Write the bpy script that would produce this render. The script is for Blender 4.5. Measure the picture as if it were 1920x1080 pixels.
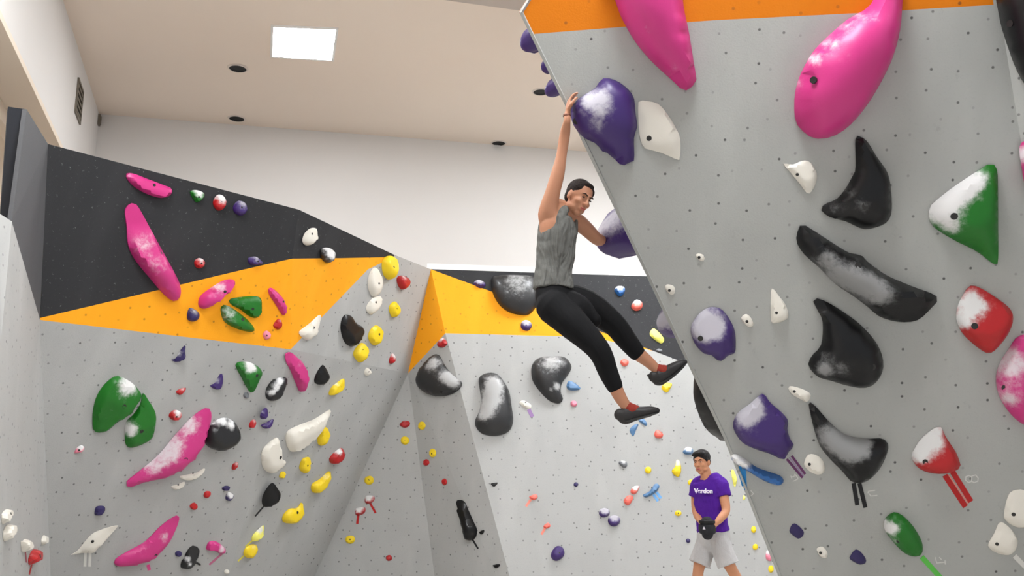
import bpy, bmesh, math, random
import numpy as np
from mathutils import Vector, Matrix, Quaternion, noise
from mathutils.geometry import delaunay_2d_cdt
random.seed(7)
for o in list(bpy.data.objects): bpy.data.objects.remove(o)
S = bpy.context.scene
COL = S.collection

# ------------------------------------------------------------------ camera
F = 1700.0; PITCH = math.atan(350/F); CZ = 1.5
cam_d = bpy.data.cameras.new('camera'); cam = bpy.data.objects.new('camera', cam_d); COL.objects.link(cam)
cam.location = (0, 0, CZ); cam.rotation_euler = (math.pi/2+PITCH, 0, 0)
cam_d.sensor_width = 36; cam_d.lens = F/1920*36; cam_d.clip_end = 200
S.camera = cam
CP, SP = math.cos(PITCH), math.sin(PITCH)
CAM = Vector((0, 0, CZ))
def ray(x, y):
    u = 540-y
    return Vector((x-960, F*CP-u*SP, F*SP+u*CP))
def atY(x, y, Y): r = ray(x, y); return CAM+r*(Y/r.y)
def atZ(x, y, Z): r = ray(x, y); return CAM+r*((Z-CZ)/r.z)

# ------------------------------------------------------------------ world, exposure
w = bpy.data.worlds.new('world'); S.world = w; w.use_nodes = True
bg = w.node_tree.nodes['Background']; bg.inputs[0].default_value = (0.93, 0.96, 1.0, 1); bg.inputs[1].default_value = 0.64
S.view_settings.view_transform = 'Standard'; S.view_settings.look = 'None'
S.view_settings.exposure = 0.15; S.view_settings.gamma = 1
PANEL_E = 45.0          # strength of the ceiling light panels
CEIL = 6.5

# ------------------------------------------------------------------ helpers
def srgb(r, g, b):
    f = lambda c: (c/255/12.92) if c/255 <= 0.04045 else ((c/255+0.055)/1.055)**2.4
    return (f(r), f(g), f(b), 1)
def newmat(name):
    m = bpy.data.materials.new(name); m.use_nodes = True
    return m, m.node_tree.nodes, m.node_tree.links, m.node_tree.nodes['Principled BSDF']
def N(ns, t, **kw):
    n = ns.new(t)
    for k, v in kw.items():
        if k.startswith('i_'):
            key = k[2:]; key = int(key) if key.isdigit() else key
            n.inputs[key].default_value = v
        else: setattr(n, k, v)
    return n
def plain(name, col, rough=0.6, spec=0.5, var=0.06, scale=8.0, bump=0.0, metal=0.0, bscale=60):
    m, ns, L, p = newmat(name)
    tc = N(ns, 'ShaderNodeTexCoord'); nz = N(ns, 'ShaderNodeTexNoise'); nz.inputs['Scale'].default_value = scale; nz.inputs['Detail'].default_value = 4
    L.new(tc.outputs['Object'], nz.inputs['Vector'])
    mx = N(ns, 'ShaderNodeMix', data_type='RGBA'); L.new(nz.outputs['Fac'], mx.inputs[0])
    mx.inputs[6].default_value = tuple(min(1, c*(1-var)) for c in col[:3])+(1,); mx.inputs[7].default_value = tuple(min(1, c*(1+var)) for c in col[:3])+(1,)
    L.new(mx.outputs[2], p.inputs['Base Color'])
    p.inputs['Roughness'].default_value = rough; p.inputs['Specular IOR Level'].default_value = spec; p.inputs['Metallic'].default_value = metal
    if bump:
        n2 = N(ns, 'ShaderNodeTexNoise'); n2.inputs['Scale'].default_value = bscale; n2.inputs['Detail'].default_value = 5; L.new(tc.outputs['Object'], n2.inputs['Vector'])
        b = N(ns, 'ShaderNodeBump'); b.inputs['Strength'].default_value = bump; b.inputs['Distance'].default_value = 0.01
        L.new(n2.outputs['Fac'], b.inputs['Height']); L.new(b.outputs[0], p.inputs['Normal'])
    return m
def wallpaint(name, col, holes=0.16, dots=True, dirt=0.34, chalk=0.0, rough=0.75, speck=0.1, hole_r=0.045, hole_dark=0.8):
    """textured climbing wall paint: bolt holes, sandy speckle, rubber scuffs, chalk dust (UV in metres)"""
    m, ns, L, p = newmat(name)
    uv = N(ns, 'ShaderNodeUVMap'); uv.uv_map = 'UVMap'
    col_out = None
    base = N(ns, 'ShaderNodeRGB'); base.outputs[0].default_value = col; cur = base.outputs[0]
    def mixin(fac, c, amt):
        nonlocal cur
        ml = N(ns, 'ShaderNodeMath', operation='MULTIPLY'); L.new(fac, ml.inputs[0]); ml.inputs[1].default_value = amt
        mx = N(ns, 'ShaderNodeMix', data_type='RGBA'); L.new(ml.outputs[0], mx.inputs[0]); L.new(cur, mx.inputs[6]); mx.inputs[7].default_value = c
        cur = mx.outputs[2]
    def nz(scale, detail=4, lo=0.45, hi=0.7, sx=1, sy=1, rough_=0.5):
        mp = N(ns, 'ShaderNodeMapping'); mp.inputs['Scale'].default_value = (sx, sy, 1); L.new(uv.outputs[0], mp.inputs[0])
        n = N(ns, 'ShaderNodeTexNoise'); n.inputs['Scale'].default_value = scale; n.inputs['Detail'].default_value = detail; n.inputs['Roughness'].default_value = rough_
        L.new(mp.outputs[0], n.inputs['Vector'])
        r = N(ns, 'ShaderNodeMapRange'); r.interpolation_type = 'SMOOTHSTEP'; r.inputs[1].default_value = lo; r.inputs[2].default_value = hi; L.new(n.outputs[0], r.inputs[0])
        return r.outputs[0]
    dark = tuple(c*0.45 for c in col[:3])+(1,); light = tuple(min(1, c*1.5+0.03) for c in col[:3])+(1,)
    mixin(nz(1.7, 5, 0.42, 0.75), dark, dirt*0.35)
    mixin(nz(2.3, 6, 0.5, 0.7, 1.0, 0.35), light, 0.12)
    mixin(nz(60, 2, 0.55, 0.75), dark, speck)
    mixin(nz(9, 6, 0.62, 0.74, 1, 0.6, 0.7), dark, dirt*0.8)
    if chalk: mixin(nz(26, 6, 0.61, 0.72, rough_=0.75), (0.8, 0.8, 0.8, 1), chalk)
    if dots:
        v = N(ns, 'ShaderNodeTexVoronoi'); v.inputs['Scale'].default_value = 1/holes; v.inputs['Randomness'].default_value = 0.72
        mp = N(ns, 'ShaderNodeMapping'); mp.inputs['Rotation'].default_value = (0, 0, 0.08); L.new(uv.outputs[0], mp.inputs[0])
        L.new(mp.outputs[0], v.inputs['Vector']); v.voronoi_dimensions = '2D'
        r = N(ns, 'ShaderNodeMapRange'); r.interpolation_type = 'SMOOTHSTEP'; r.inputs[1].default_value = hole_r; r.inputs[2].default_value = hole_r+0.035
        r.inputs[3].default_value = 1; r.inputs[4].default_value = 0; L.new(v.outputs['Distance'], r.inputs[0])
        sp = N(ns, 'ShaderNodeSeparateColor'); L.new(v.outputs['Color'], sp.inputs[0])
        r2 = N(ns, 'ShaderNodeMapRange'); r2.inputs[1].default_value = 0.1; r2.inputs[2].default_value = 0.9; r2.inputs[3].default_value = 0.25; r2.inputs[4].default_value = 1; L.new(sp.outputs[0], r2.inputs[0])
        ml = N(ns, 'ShaderNodeMath', operation='MULTIPLY'); L.new(r.outputs[0], ml.inputs[0]); L.new(r2.outputs[0], ml.inputs[1])
        mixin(ml.outputs[0], (0.02, 0.02, 0.02, 1), hole_dark)
    L.new(cur, p.inputs['Base Color']); p.inputs['Roughness'].default_value = rough; p.inputs['Specular IOR Level'].default_value = 0.3
    n2 = N(ns, 'ShaderNodeTexNoise'); n2.inputs['Scale'].default_value = 90; n2.inputs['Detail'].default_value = 3; L.new(uv.outputs[0], n2.inputs['Vector'])
    b = N(ns, 'ShaderNodeBump'); b.inputs['Strength'].default_value = 0.25; b.inputs['Distance'].default_value = 0.004
    L.new(n2.outputs['Fac'], b.inputs['Height']); L.new(b.outputs[0], p.inputs['Normal'])
    return m
def holdmat(name, col, rough=0.5, spec=0.4, chalkcol=(0.72, 0.71, 0.70, 1), dust=0.12, coat=0.0):
    m, ns, L, p = newmat(name)
    tc = N(ns, 'ShaderNodeTexCoord')
    at = N(ns, 'ShaderNodeAttribute'); at.attribute_name = 'chalk'
    n = N(ns, 'ShaderNodeTexNoise'); n.inputs['Scale'].default_value = 16; n.inputs['Detail'].default_value = 8; n.inputs['Roughness'].default_value = 0.72
    L.new(tc.outputs['Object'], n.inputs['Vector'])
    a = N(ns, 'ShaderNodeMath', operation='MULTIPLY_ADD'); a.inputs[1].default_value = 1.5; a.inputs[2].default_value = -0.75; L.new(n.outputs[0], a.inputs[0])
    s = N(ns, 'ShaderNodeMath', operation='ADD'); L.new(a.outputs[0], s.inputs[0]); L.new(at.outputs['Fac'], s.inputs[1])
    r = N(ns, 'ShaderNodeMapRange'); r.interpolation_type = 'SMOOTHSTEP'; r.inputs[1].default_value = 0.15; r.inputs[2].default_value = 0.85; L.new(s.outputs[0], r.inputs[0])
    # limit by the painted chalk amount so that clean holds stay clean
    cl = N(ns, 'ShaderNodeMapRange'); cl.inputs[1].default_value = 0.0; cl.inputs[2].default_value = 0.5; cl.inputs[3].default_value = dust; cl.inputs[4].default_value = 1.0; L.new(at.outputs['Fac'], cl.inputs[0])
    ml = N(ns, 'ShaderNodeMath', operation='MULTIPLY'); L.new(r.outputs[0], ml.inputs[0]); L.new(cl.outputs[0], ml.inputs[1])
    mx = N(ns, 'ShaderNodeMix', data_type='RGBA'); L.new(ml.outputs[0], mx.inputs[0]); mx.inputs[6].default_value = col; mx.inputs[7].default_value = chalkcol
    L.new(mx.outputs[2], p.inputs['Base Color'])
    rr = N(ns, 'ShaderNodeMapRange'); rr.inputs[3].default_value = rough; rr.inputs[4].default_value = 0.9; L.new(ml.outputs[0], rr.inputs[0]); L.new(rr.outputs[0], p.inputs['Roughness'])
    p.inputs['Specular IOR Level'].default_value = spec
    if coat: p.inputs['Coat Weight'].default_value = coat; p.inputs['Coat Roughness'].default_value = 0.12
    n2 = N(ns, 'ShaderNodeTexNoise'); n2.inputs['Scale'].default_value = 120; L.new(tc.outputs['Object'], n2.inputs['Vector'])
    b = N(ns, 'ShaderNodeBump'); b.inputs['Strength'].default_value = 0.18; b.inputs['Distance'].default_value = 0.003
    L.new(n2.outputs['Fac'], b.inputs['Height']); L.new(b.outputs[0], p.inputs['Normal'])
    return m
GREYC = srgb(172, 172, 170)
M = {
 'grey': wallpaint('grey_wall_paint', GREYC, 0.15, hole_dark=0.7),
 'greyR': wallpaint('grey_wall_paint_right', srgb(168, 169, 165), 0.165, hole_r=0.03, speck=0.08),
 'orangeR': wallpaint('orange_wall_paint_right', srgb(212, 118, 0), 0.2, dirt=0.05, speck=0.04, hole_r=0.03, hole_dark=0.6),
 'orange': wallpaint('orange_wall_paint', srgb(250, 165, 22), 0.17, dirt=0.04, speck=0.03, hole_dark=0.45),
 'black': wallpaint('black_wall_paint', srgb(45, 45, 47), 0.17, dirt=0.2, chalk=0.35, hole_dark=0.3),
 'blackside': wallpaint('black_side_paint', srgb(84, 84, 86), 0.17, dots=False, dirt=0.2, chalk=0.0),
 'navy': plain('dark_panel_edge', srgb(34, 38, 46), 0.6),
 'white': plain('white_wall_paint', srgb(226, 223, 220), 0.85, 0.2, 0.01, 1.5),
 'ceil': plain('ceiling_paint', srgb(243, 228, 213), 0.9, 0.2, 0.01, 1.0),
 'cream': plain('cream_beam_paint', srgb(234, 220, 203), 0.7, 0.3, 0.02, 2),
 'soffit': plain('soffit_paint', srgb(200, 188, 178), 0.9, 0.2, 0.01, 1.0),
 'trim': plain('white_trim', srgb(236, 234, 231), 0.6, 0.3, 0.01, 2),
 'mat': plain('mat_vinyl', srgb(196, 192, 186), 0.6, 0.4, 0.08, 3),
 'ply': plain('plywood_back', srgb(150, 120, 86), 0.8, 0.2, 0.1, 6),
 'dark': plain('black_void', (0.006, 0.006, 0.006, 1), 0.5, 0.2),
 'vent': plain('vent_metal', srgb(120, 112, 100), 0.5, 0.4),
 'bolt': plain('dark_bolt', (0.012, 0.011, 0.010, 1), 0.4, 0.5),
 'pale': plain('pale_mark', srgb(205, 205, 200), 0.8, 0.2),
 'rim': plain('downlight_rim', srgb(222, 210, 200), 0.6, 0.3),
}
HC = {
 'pink': holdmat('pink_resin', srgb(198, 48, 124), 0.42, 0.45, chalkcol=(0.70, 0.60, 0.64, 1)),
 'green': holdmat('green_resin', srgb(14, 106, 17), 0.42, 0.45),
 'red': holdmat('red_resin', srgb(176, 22, 26), 0.42, 0.45),
 'purple': holdmat('purple_resin', srgb(57, 33, 100), 0.4, 0.45, chalkcol=(0.47, 0.45, 0.50, 1)),
 'navy': holdmat('navy_resin', srgb(44, 34, 84), 0.45, 0.4),
 'yellow': holdmat('yellow_resin', srgb(238, 205, 30), 0.45, 0.4, chalkcol=(0.8, 0.78, 0.6, 1)),
 'lemon': holdmat('lemon_resin', srgb(242, 236, 112), 0.45, 0.4),
 'white': holdmat('cream_resin', srgb(224, 219, 208), 0.5, 0.4, chalkcol=(0.78, 0.76, 0.72, 1)),
 'black': holdmat('black_resin', srgb(9, 9, 11), 0.38, 0.3, chalkcol=(0.26, 0.26, 0.26, 1), dust=0.05, coat=0.1),
 'gloss': holdmat('glossy_black_fibreglass', srgb(26, 26, 28), 0.46, 0.6, chalkcol=(0.42, 0.42, 0.42, 1), dust=0.12, coat=0.15),  # chalk colour also paints the broad grey sheen of the volumes
 'chalkblack': holdmat('black_resin_chalked', srgb(24, 24, 26), 0.35, 0.5, chalkcol=(0.75, 0.75, 0.75, 1), dust=0.05),
 'blue': holdmat('blue_resin', srgb(40, 96, 160), 0.42, 0.45),
 'steel': holdmat('blue_grey_resin', srgb(82, 120, 160), 0.45, 0.45),
 'salmon': holdmat('salmon_resin', srgb(232, 106, 92), 0.45, 0.4),
 'rose': holdmat('rose_resin', srgb(225, 130, 150), 0.45, 0.4),
 'slate': holdmat('slate_resin', srgb(110, 112, 116), 0.45, 0.4),
}
TAPE = {k: plain('tape_'+k, c, 0.6, 0.3, 0.03) for k, c in dict(pink=srgb(214, 80, 140), rose=srgb(190, 110, 140), red=srgb(176, 34, 34), yellow=srgb(215, 205, 90), black=srgb(30, 30, 32),
        white=srgb(215, 214, 208), purple=srgb(96, 50, 92), green=srgb(96, 190, 80), blue=srgb(36, 126, 190), salmon=srgb(232, 140, 124), sky=srgb(110, 165, 220), lilac=srgb(150, 120, 165), maroon=srgb(150, 70, 80)).items()}

def mesh_obj(name, bm, mats, parent=None, smooth=False, mw=None, sharp=None):
    me = bpy.data.meshes.new(name); bm.normal_update(); bm.to_mesh(me); bm.free()
    for m in (mats if isinstance(mats, (list, tuple)) else [mats]): me.materials.append(m)
    if smooth:
        me.polygons.foreach_set('use_smooth', [True]*len(me.polygons))
        if sharp: me.set_sharp_from_angle(angle=sharp)
    o = bpy.data.objects.new(name, me); COL.objects.link(o)
    if mw is not None: o.matrix_world = mw
    if parent is not None:
        o.parent = parent
        if mw is not None: o.matrix_parent_inverse = Matrix.Identity(4); o.matrix_local = parent.matrix_world.inverted() @ mw
        elif parent.matrix_world != Matrix.Identity(4): o.matrix_parent_inverse = parent.matrix_world.inverted()
    return o
def tag(o, label=None, cat=None, group=None, kind=None):
    if label: o['label'] = label
    if cat: o['category'] = cat
    if group: o['group'] = group
    if kind: o['kind'] = kind
    return o
def struct(o, label=None): o['kind'] = 'structure'; return tag(o, label)
def box(bm, a, b, mi=0):
    a = Vector(a); b = Vector(b)
    vs = [bm.verts.new((x, y, z)) for x in (a.x, b.x) for y in (a.y, b.y) for z in (a.z, b.z)]
    for q in ((0, 1, 3, 2), (4, 6, 7, 5), (0, 4, 5, 1), (2, 3, 7, 6), (0, 2, 6, 4), (1, 5, 7, 3)):
        f = bm.faces.new([vs[i] for i in q]); f.material_index = mi
    return vs
def slab(bm, quad, vec, mi=0):
    """prism: polygon 'quad' pushed along vec"""
    n = len(quad); a = [bm.verts.new(p) for p in quad]; b = [bm.verts.new(Vector(p)+vec) for p in quad]
    fs = [bm.faces.new(a), bm.faces.new(b[::-1])]+[bm.faces.new((a[i], b[i], b[(i+1) % n], a[(i+1) % n])) for i in range(n)]
    for f in fs: f.material_index = mi
    bmesh.ops.recalc_face_normals(bm, faces=fs)

class Plane:
    def __init__(s, a, b, c, toward=CAM):
        s.o = Vector(a); s.n = (Vector(b)-s.o).cross(Vector(c)-s.o).normalized()
        if s.n.dot(toward-s.o) < 0: s.n = -s.n
        s.x = Vector((0, 0, 1)).cross(s.n).normalized(); s.y = s.n.cross(s.x).normalized()
    def hit(s, x, y, off=0.0):
        r = ray(x, y); t = (s.o+s.n*off-CAM).dot(s.n)/r.dot(s.n); return CAM+r*t-s.n*off
    def uv(s, p): d = p-s.o; return (d.dot(s.x), d.dot(s.y))

def panels(name, faces, mats, thick=0.04):
    """faces: (plane, [points], material index); a wall shell with thickness behind"""
    bm = bmesh.new(); uvl = bm.loops.layers.uv.new('UVMap')
    cache = {}
    for pl, pts, mi in faces:
        vs = []
        for p in pts:
            k = tuple(round(c, 4) for c in p)
            if k not in cache: cache[k] = bm.verts.new(p)
            vs.append(cache[k])
        f = bm.faces.new(vs); f.material_index = mi; f.normal_update()
        if f.normal.dot(pl.n) < 0: f.normal_flip()
        for l in f.loops: l[uvl].uv = pl.uv(l.vert.co)
        bmesh.ops.triangulate(bm, faces=[f], ngon_method='EAR_CLIP')
    o = mesh_obj(name, bm, mats)
    sm = o.modifiers.new('thickness', 'SOLIDIFY'); sm.thickness = thick; sm.offset = -1
    return struct(o)

# ------------------------------------------------------------------ climbing walls: corners
T0 = atZ(90, 270, 4.2); T1 = atZ(560, 393, 4.2); L = atZ(75, 600, 2.8)
U1 = Plane(T0, T1, L); K = U1.hit(545, 655)
B = atY(765, 700, 11.9)
U2 = Plane(T1, K, B); A = U2.hit(808, 505); T2 = U2.hit(740, 478)
Lb = atY(100, 1200, 9.3)
F2a = Plane(L, K, Lb); Q = F2a.hit(398, 1200)
F2b = Plane(K, B, Q); Mb = F2b.hit(535, 1200)
F5 = Plane(A, atY(1500, 528, A.y+0.5), atY(971, 1140, A.y-0.75)); C = F5.hit(835, 625); R = F5.hit(971, 1140)
Nb = atY(829, 1190, 11.75)
F3 = Plane(B, Mb, Nb)
F6 = Plane(B, C, R); O_ = F6.hit(957, 1140)
F4 = Plane(B, Nb, O_)
FO = Plane(A, B, C)
# left wall
bl = lambda pl, pts: [pl.hit(*p) for p in pts]
edge1 = bl(U1, [(548, 485), (480, 500), (400, 519), (250, 555)])
edge1L = U1.hit(76, 596)
T2e = U2.hit(738, 482)
faces = [
 (U1, [T0, T1]+edge1+[edge1L], 2),
 (U1, [edge1L]+edge1[::-1]+[K, L], 1),
 (U2, [T1, T2, T2e]+bl(U2, [(640, 484)])+[edge1[0]], 2),
 (U2, [edge1[0]]+bl(U2, [(640, 484)])+[T2e]+bl(U2, [(690, 505)])+[K], 1),
 (U2, [T2e, T2, A, B, K]+bl(U2, [(690, 505)]), 0),
 (F2a, [L, K, Q, Lb], 0), (F2b, [K, B, Mb, Q], 0), (F3, [B, Nb, Mb], 0)]
panels('wall_climbing_left', faces, [M['grey'], M['orange'], M['black']])['label'] = 'faceted grey climbing wall on the left with orange and black bands'
# centre wall
TR = F5.hit(1500, 528); h5 = F5.hit
pE = h5(1225, 658); pO = h5(1110, 632)
faces = [
 (F5, [A, TR, h5(1500, 755), h5(1275, 677), pE], 2),
 (F5, [A, pE, pO, C], 1),
 (F5, [C, pO, pE, h5(1275, 677), h5(1500, 755), h5(1720, 1140), R], 0),
 (FO, [A, B, C], 1), (F6, [B, C, R, O_], 0), (F4, [B, O_, Nb], 0)]
panels('wall_climbing_center', faces, [M['grey'], M['orange'], M['black']])['label'] = 'pale grey climbing wall in the centre with orange and black top'
# white ledge along the top of the centre wall
bm = bmesh.new(); up = Vector((0, 0, 0.075))
d0 = Vector((0, 0.25, 0)); a0 = A+Vector((-0.05, 0, 0.005)); b0 = TR+Vector((0, 0, 0.005))
slab(bm, [a0, b0, b0+d0, a0+d0], up)
struct(mesh_obj('trim_1', bm, M['trim']))
# side wall at far left
G = atY(22, 415, 6.2); G0 = atZ(50, 205, 4.2)
SL = Plane(L, Lb, G); SU = Plane(T0, G0, L)
Gs = SL.hit(22, 415)
hz = SU.hit(22, 415)
H2 = SL.hit(2, 640)
faces = [(SU, [T0, L, Gs, G0], 1), (SL, [L, Lb, SL.hit(-260, 1200), SL.hit(-160, 900), H2, Gs], 0)]
SF = Plane(Gs, H2, atY(-160, 380, Gs.y-1.1))
faces.append((SF, [Gs, H2, SL.hit(-160, 900), SF.hit(-160, 380), SF.hit(0, 401)], 0))
panels('wall_climbing_side', faces, [M['grey'], M['blackside']], 0.03)['label'] = 'grey and black climbing wall panel at the left edge'
bm = bmesh.new()   # dark end of the black side panel
e = (T0-G0); e.z = 0; e = e.normalized()*0.12-SU.n*0.035; q = [atY(15, 200, G0.y), G0, atY(22, 425, G0.y-0.02), atY(-4, 470, G0.y-0.02)]
slab(bm, q, e)
struct(mesh_obj('trim_2', bm, M['navy']))

# right wall
P1 = atY(973, 22, 5.0); P2 = atY(1459, 1080, 6.0); P3 = atY(1863, 9, 4.7)
RW = Plane(P1, P2, P3)
AR = [RW.hit(*p) for p in ((973, 22), (1061, 201), (1204, 500), (1290, 684), (1356, 820), (1408, 950), (1459, 1080), (1500, 1200), (1515, 1250))]
oL = RW.hit(997, 64)
ol = [RW.hit(*p) for p in ((1174, 50), (1340, 38), (1602, 25), (1863, 9))]
tops = [RW.hit(990, -5), RW.hit(1070, -160), RW.hit(1845, -160)]
fold = [RW.hit(*p) for p in ((1866, 20), (1925, 330), (2000, 1080), (2010, 1250))]
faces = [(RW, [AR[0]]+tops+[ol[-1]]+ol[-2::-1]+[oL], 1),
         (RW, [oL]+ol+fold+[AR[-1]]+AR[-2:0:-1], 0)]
RF = Plane(fold[0], fold[2], atY(2350, 30, 4.1))
faces.append((RF, [fold[0], fold[1], fold[2], fold[3], RF.hit(2500, 1250), RF.hit(2350, -160), tops[2], ol[-1]], 0))
D = Vector((0.9, 1.0, 0.0)).normalized()*1.6
SD = Plane(AR[0], AR[6], AR[6]+D, toward=Vector((-3, 5, 1)))
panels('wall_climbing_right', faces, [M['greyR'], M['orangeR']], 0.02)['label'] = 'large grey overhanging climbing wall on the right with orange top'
bm = bmesh.new(); uvl = bm.loops.layers.uv.new('UVMap')
ar2 = [p+RW.n*-0.001 for p in [tops[1], tops[0]]+AR]
for i in range(len(ar2)-1):
    f = bm.faces.new([bm.verts.new(p) for p in (ar2[i], ar2[i+1], ar2[i+1]+D, ar2[i]+D)])
    f.normal_update()
    if f.normal.dot(SD.n) < 0: f.normal_flip()
    for l in f.loops: l[uvl].uv = SD.uv(l.vert.co)
o = mesh_obj('wall_climbing_arete', bm, M['greyR']); struct(o, 'grey overhanging side face behind the left edge of right wall')
sm = o.modifiers.new('t', 'SOLIDIFY'); sm.thickness = 0.02; sm.offset = -1

# ------------------------------------------------------------------ the room
cBL = atZ(186, 214, CEIL); cL0 = atZ(118, 0, CEIL); cBR = atZ(1045, 280, CEIL)
ldir = (cL0-cBL); ldir.z = 0; ldir.normalize()
bdir = (cBR-cBL); bdir.z = 0; bdir.normalize()
far = cBL+bdir*14; near = cBL+ldir*13.5
# floor
bm = bmesh.new(); box(bm, (-9, -1.5, -0.2), (9.5, 19, 0)); struct(mesh_obj('floor', bm, M['mat']))
# ceiling
bm = bmesh.new()
slab(bm, [cBL+Vector((-.3, .3, 0)), far, Vector((far.x, -1.5, CEIL)), Vector((near.x-.3, -1.5, CEIL))], Vector((0, 0, 0.15)))
struct(mesh_obj('ceiling', bm, M['ceil']))
# dropped soffit near the top of the frame
bm = bmesh.new()
s1 = atZ(760, -12, CEIL-0.12); s2 = atZ(975, 20, CEIL-0.12); s3 = s2+(s2-s1)*4
s0 = atZ(840, 1, CEIL-0.12)
slab(bm, [s1, s0, s2, s3, s3+Vector((0, -3, 0)), s1+Vector((-0.6, -3, 0))], Vector((0, 0, 0.119)))
struct(mesh_obj('trim_3', bm, M['soffit']))
# back wall
bm = bmesh.new()
bn = Vector((-bdir.y, bdir.x, 0))
slab(bm, [Vector((cBL.x, cBL.y, 0)), cBL, far, Vector((far.x, far.y, 0))], bn*0.2)
struct(mesh_obj('wall_back', bm, M['white']))
# left wall with a long opening high up
WL = Plane(cBL, cL0, cBL-Vector((0, 0, 1)))
if WL.n.x < 0: WL.n = -WL.n
oz = (WL.hit(115, 270).z+WL.hit(0, 15).z)/2
ln = -WL.n
tfar = (WL.hit(122, 285)-cBL).dot(ldir)
def wl(t, z): p = cBL+ldir*t; return Vector((p.x, p.y, z))
bm = bmesh.new()
slab(bm, [wl(0, 0), wl(0, CEIL), wl(tfar, CEIL), wl(tfar, 0)], ln*0.35)
slab(bm, [wl(tfar, oz), wl(tfar, CEIL), wl(13.5, CEIL), wl(13.5, oz)], ln*0.35)
slab(bm, [wl(tfar, 0), wl(tfar, 3.2), wl(13.5, 3.2), wl(13.5, 0)], ln*0.35)
struct(mesh_obj('wall_left', bm, M['white']))
bm = bmesh.new()   # cream header beam under the opening's top
slab(bm, [wl(tfar, oz), wl(13.4, oz), wl(13.4, oz)+ln*0.35, wl(tfar, oz)+ln*0.35], Vector((0, 0, -0.06)))
slab(bm, [wl(tfar, oz)+ln*0.35, wl(13.4, oz)+ln*0.35, wl(13.4, oz)+ln*0.45, wl(tfar, oz)+ln*0.45], Vector((0, 0, -0.22)))
struct(mesh_obj('trim_4', bm, M['cream']))
bm = bmesh.new()   # room behind the opening
q = wl(tfar, 0)+ln*0.36
slab(bm, [q, q+ln*3.5, q+ln*3.5+Vector((0, 0, CEIL)), q+Vector((0, 0, CEIL))], -ldir*0.1)
slab(bm, [wl(tfar, oz+0.3)+ln*0.46, wl(13.4, oz+0.3)+ln*0.46, wl(13.4, oz+.3)+ln*4, wl(tfar, oz+.3)+ln*4], Vector((0, 0, 0.1)))
slab(bm, [wl(tfar, 0)+ln*3.5, wl(13.4, 0)+ln*3.5, wl(13.4, CEIL)+ln*3.5, wl(tfar, CEIL)+ln*3.5], ln*0.1)
struct(mesh_obj('wall_annex', bm, M['cream']))

def frame_at(p, n, upv=Vector((0, 0, 1))):
    n = n.normalized(); x = upv.cross(n)
    if x.length < 1e-3: x = Vector((1, 0, 0))
    x.normalize(); y = n.cross(x)
    return Matrix(((x.x, y.x, n.x, p.x), (x.y, y.y, n.y, p.y), (x.z, y.z, n.z, p.z), (0, 0, 0, 1)))

# vent and small box on the left wall
v = WL.hit(147, 190); mw = frame_at(v, WL.n)
r = bpy.data.objects.new('wall_vent', None); COL.objects.link(r); r.matrix_world = mw
tag(r, 'small slatted vent high on the white left wall', 'vent')
bm = bmesh.new()
for a, b in (((-.22, -.2, 0), (-.19, .2, .02)), ((.19, -.2, 0), (.22, .2, .02)), ((-.22, -.22, 0), (.22, -.19, .02)), ((-.22, .19, 0), (.22, .22, .02))): box(bm, a, b)
mesh_obj('frame', bm, M['vent'], r, mw=mw)
bm = bmesh.new(); box(bm, (-.19, -.19, 0.001), (.19, .19, .006)); mesh_obj('backing', bm, M['dark'], r, mw=mw)
for i in range(5):
    bm = bmesh.new(); box(bm, (-.19, -.17+i*.075, .006), (.19, -.14+i*.075, .016)); mesh_obj('slat', bm, M['vent'], r, mw=mw)
v = WL.hit(184.3, 226); bm = bmesh.new(); box(bm, (-.07, -.075, 0), (.07, .075, .03)); box(bm, (-.055, -.06, .03), (.055, .06, .038))
tag(mesh_obj('wall_sensor', bm, M['vent'], mw=frame_at(v, WL.n)), 'tiny brown box in the corner where left wall meets back wall', 'sensor')

def ring(bm, r0, r1, z0, z1, n=32):
    a = [bm.verts.new((r0*math.cos(2*math.pi*i/n), r0*math.sin(2*math.pi*i/n), z0)) for i in range(n)]
    b = [bm.verts.new((r1*math.cos(2*math.pi*i/n), r1*math.sin(2*math.pi*i/n), z1)) for i in range(n)]
    for i in range(n): bm.faces.new((a[i], a[(i+1) % n], b[(i+1) % n], b[i]))
    return a, b
dl_labels = ['black round downlight nearest below and left of the square light panel', 'black round downlight at the back left of the ceiling near the wall corner',
             'black round downlight beside the purple hold on the right wall edge', 'black round downlight at the back of the ceiling left of the climber']
for (x, y), lb in zip(((446, 128), (444, 222), (1014, 172), (935, 268)), dl_labels):
    p = atZ(x, y, CEIL-0.002); r = bpy.data.objects.new('ceiling_downlight', None); COL.objects.link(r); r.matrix_world = Matrix.Translation(p)
    tag(r, lb, 'downlight', 'recessed ceiling downlights')
    sc = {446: .105, 444: .105, 1014: .1, 935: .1}[x]
    bm = bmesh.new(); ring(bm, sc, sc+.022, -.012, 0); ring(bm, sc, sc, -.012, 0); mesh_obj('rim', bm, M['rim'], r, mw=Matrix.Translation(p))
    bm = bmesh.new(); a, b = ring(bm, sc, sc*.6, -.006, 0.0); bm.faces.new(b); mesh_obj('baffle', bm, M['dark'], r, mw=Matrix.Translation(p))
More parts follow.
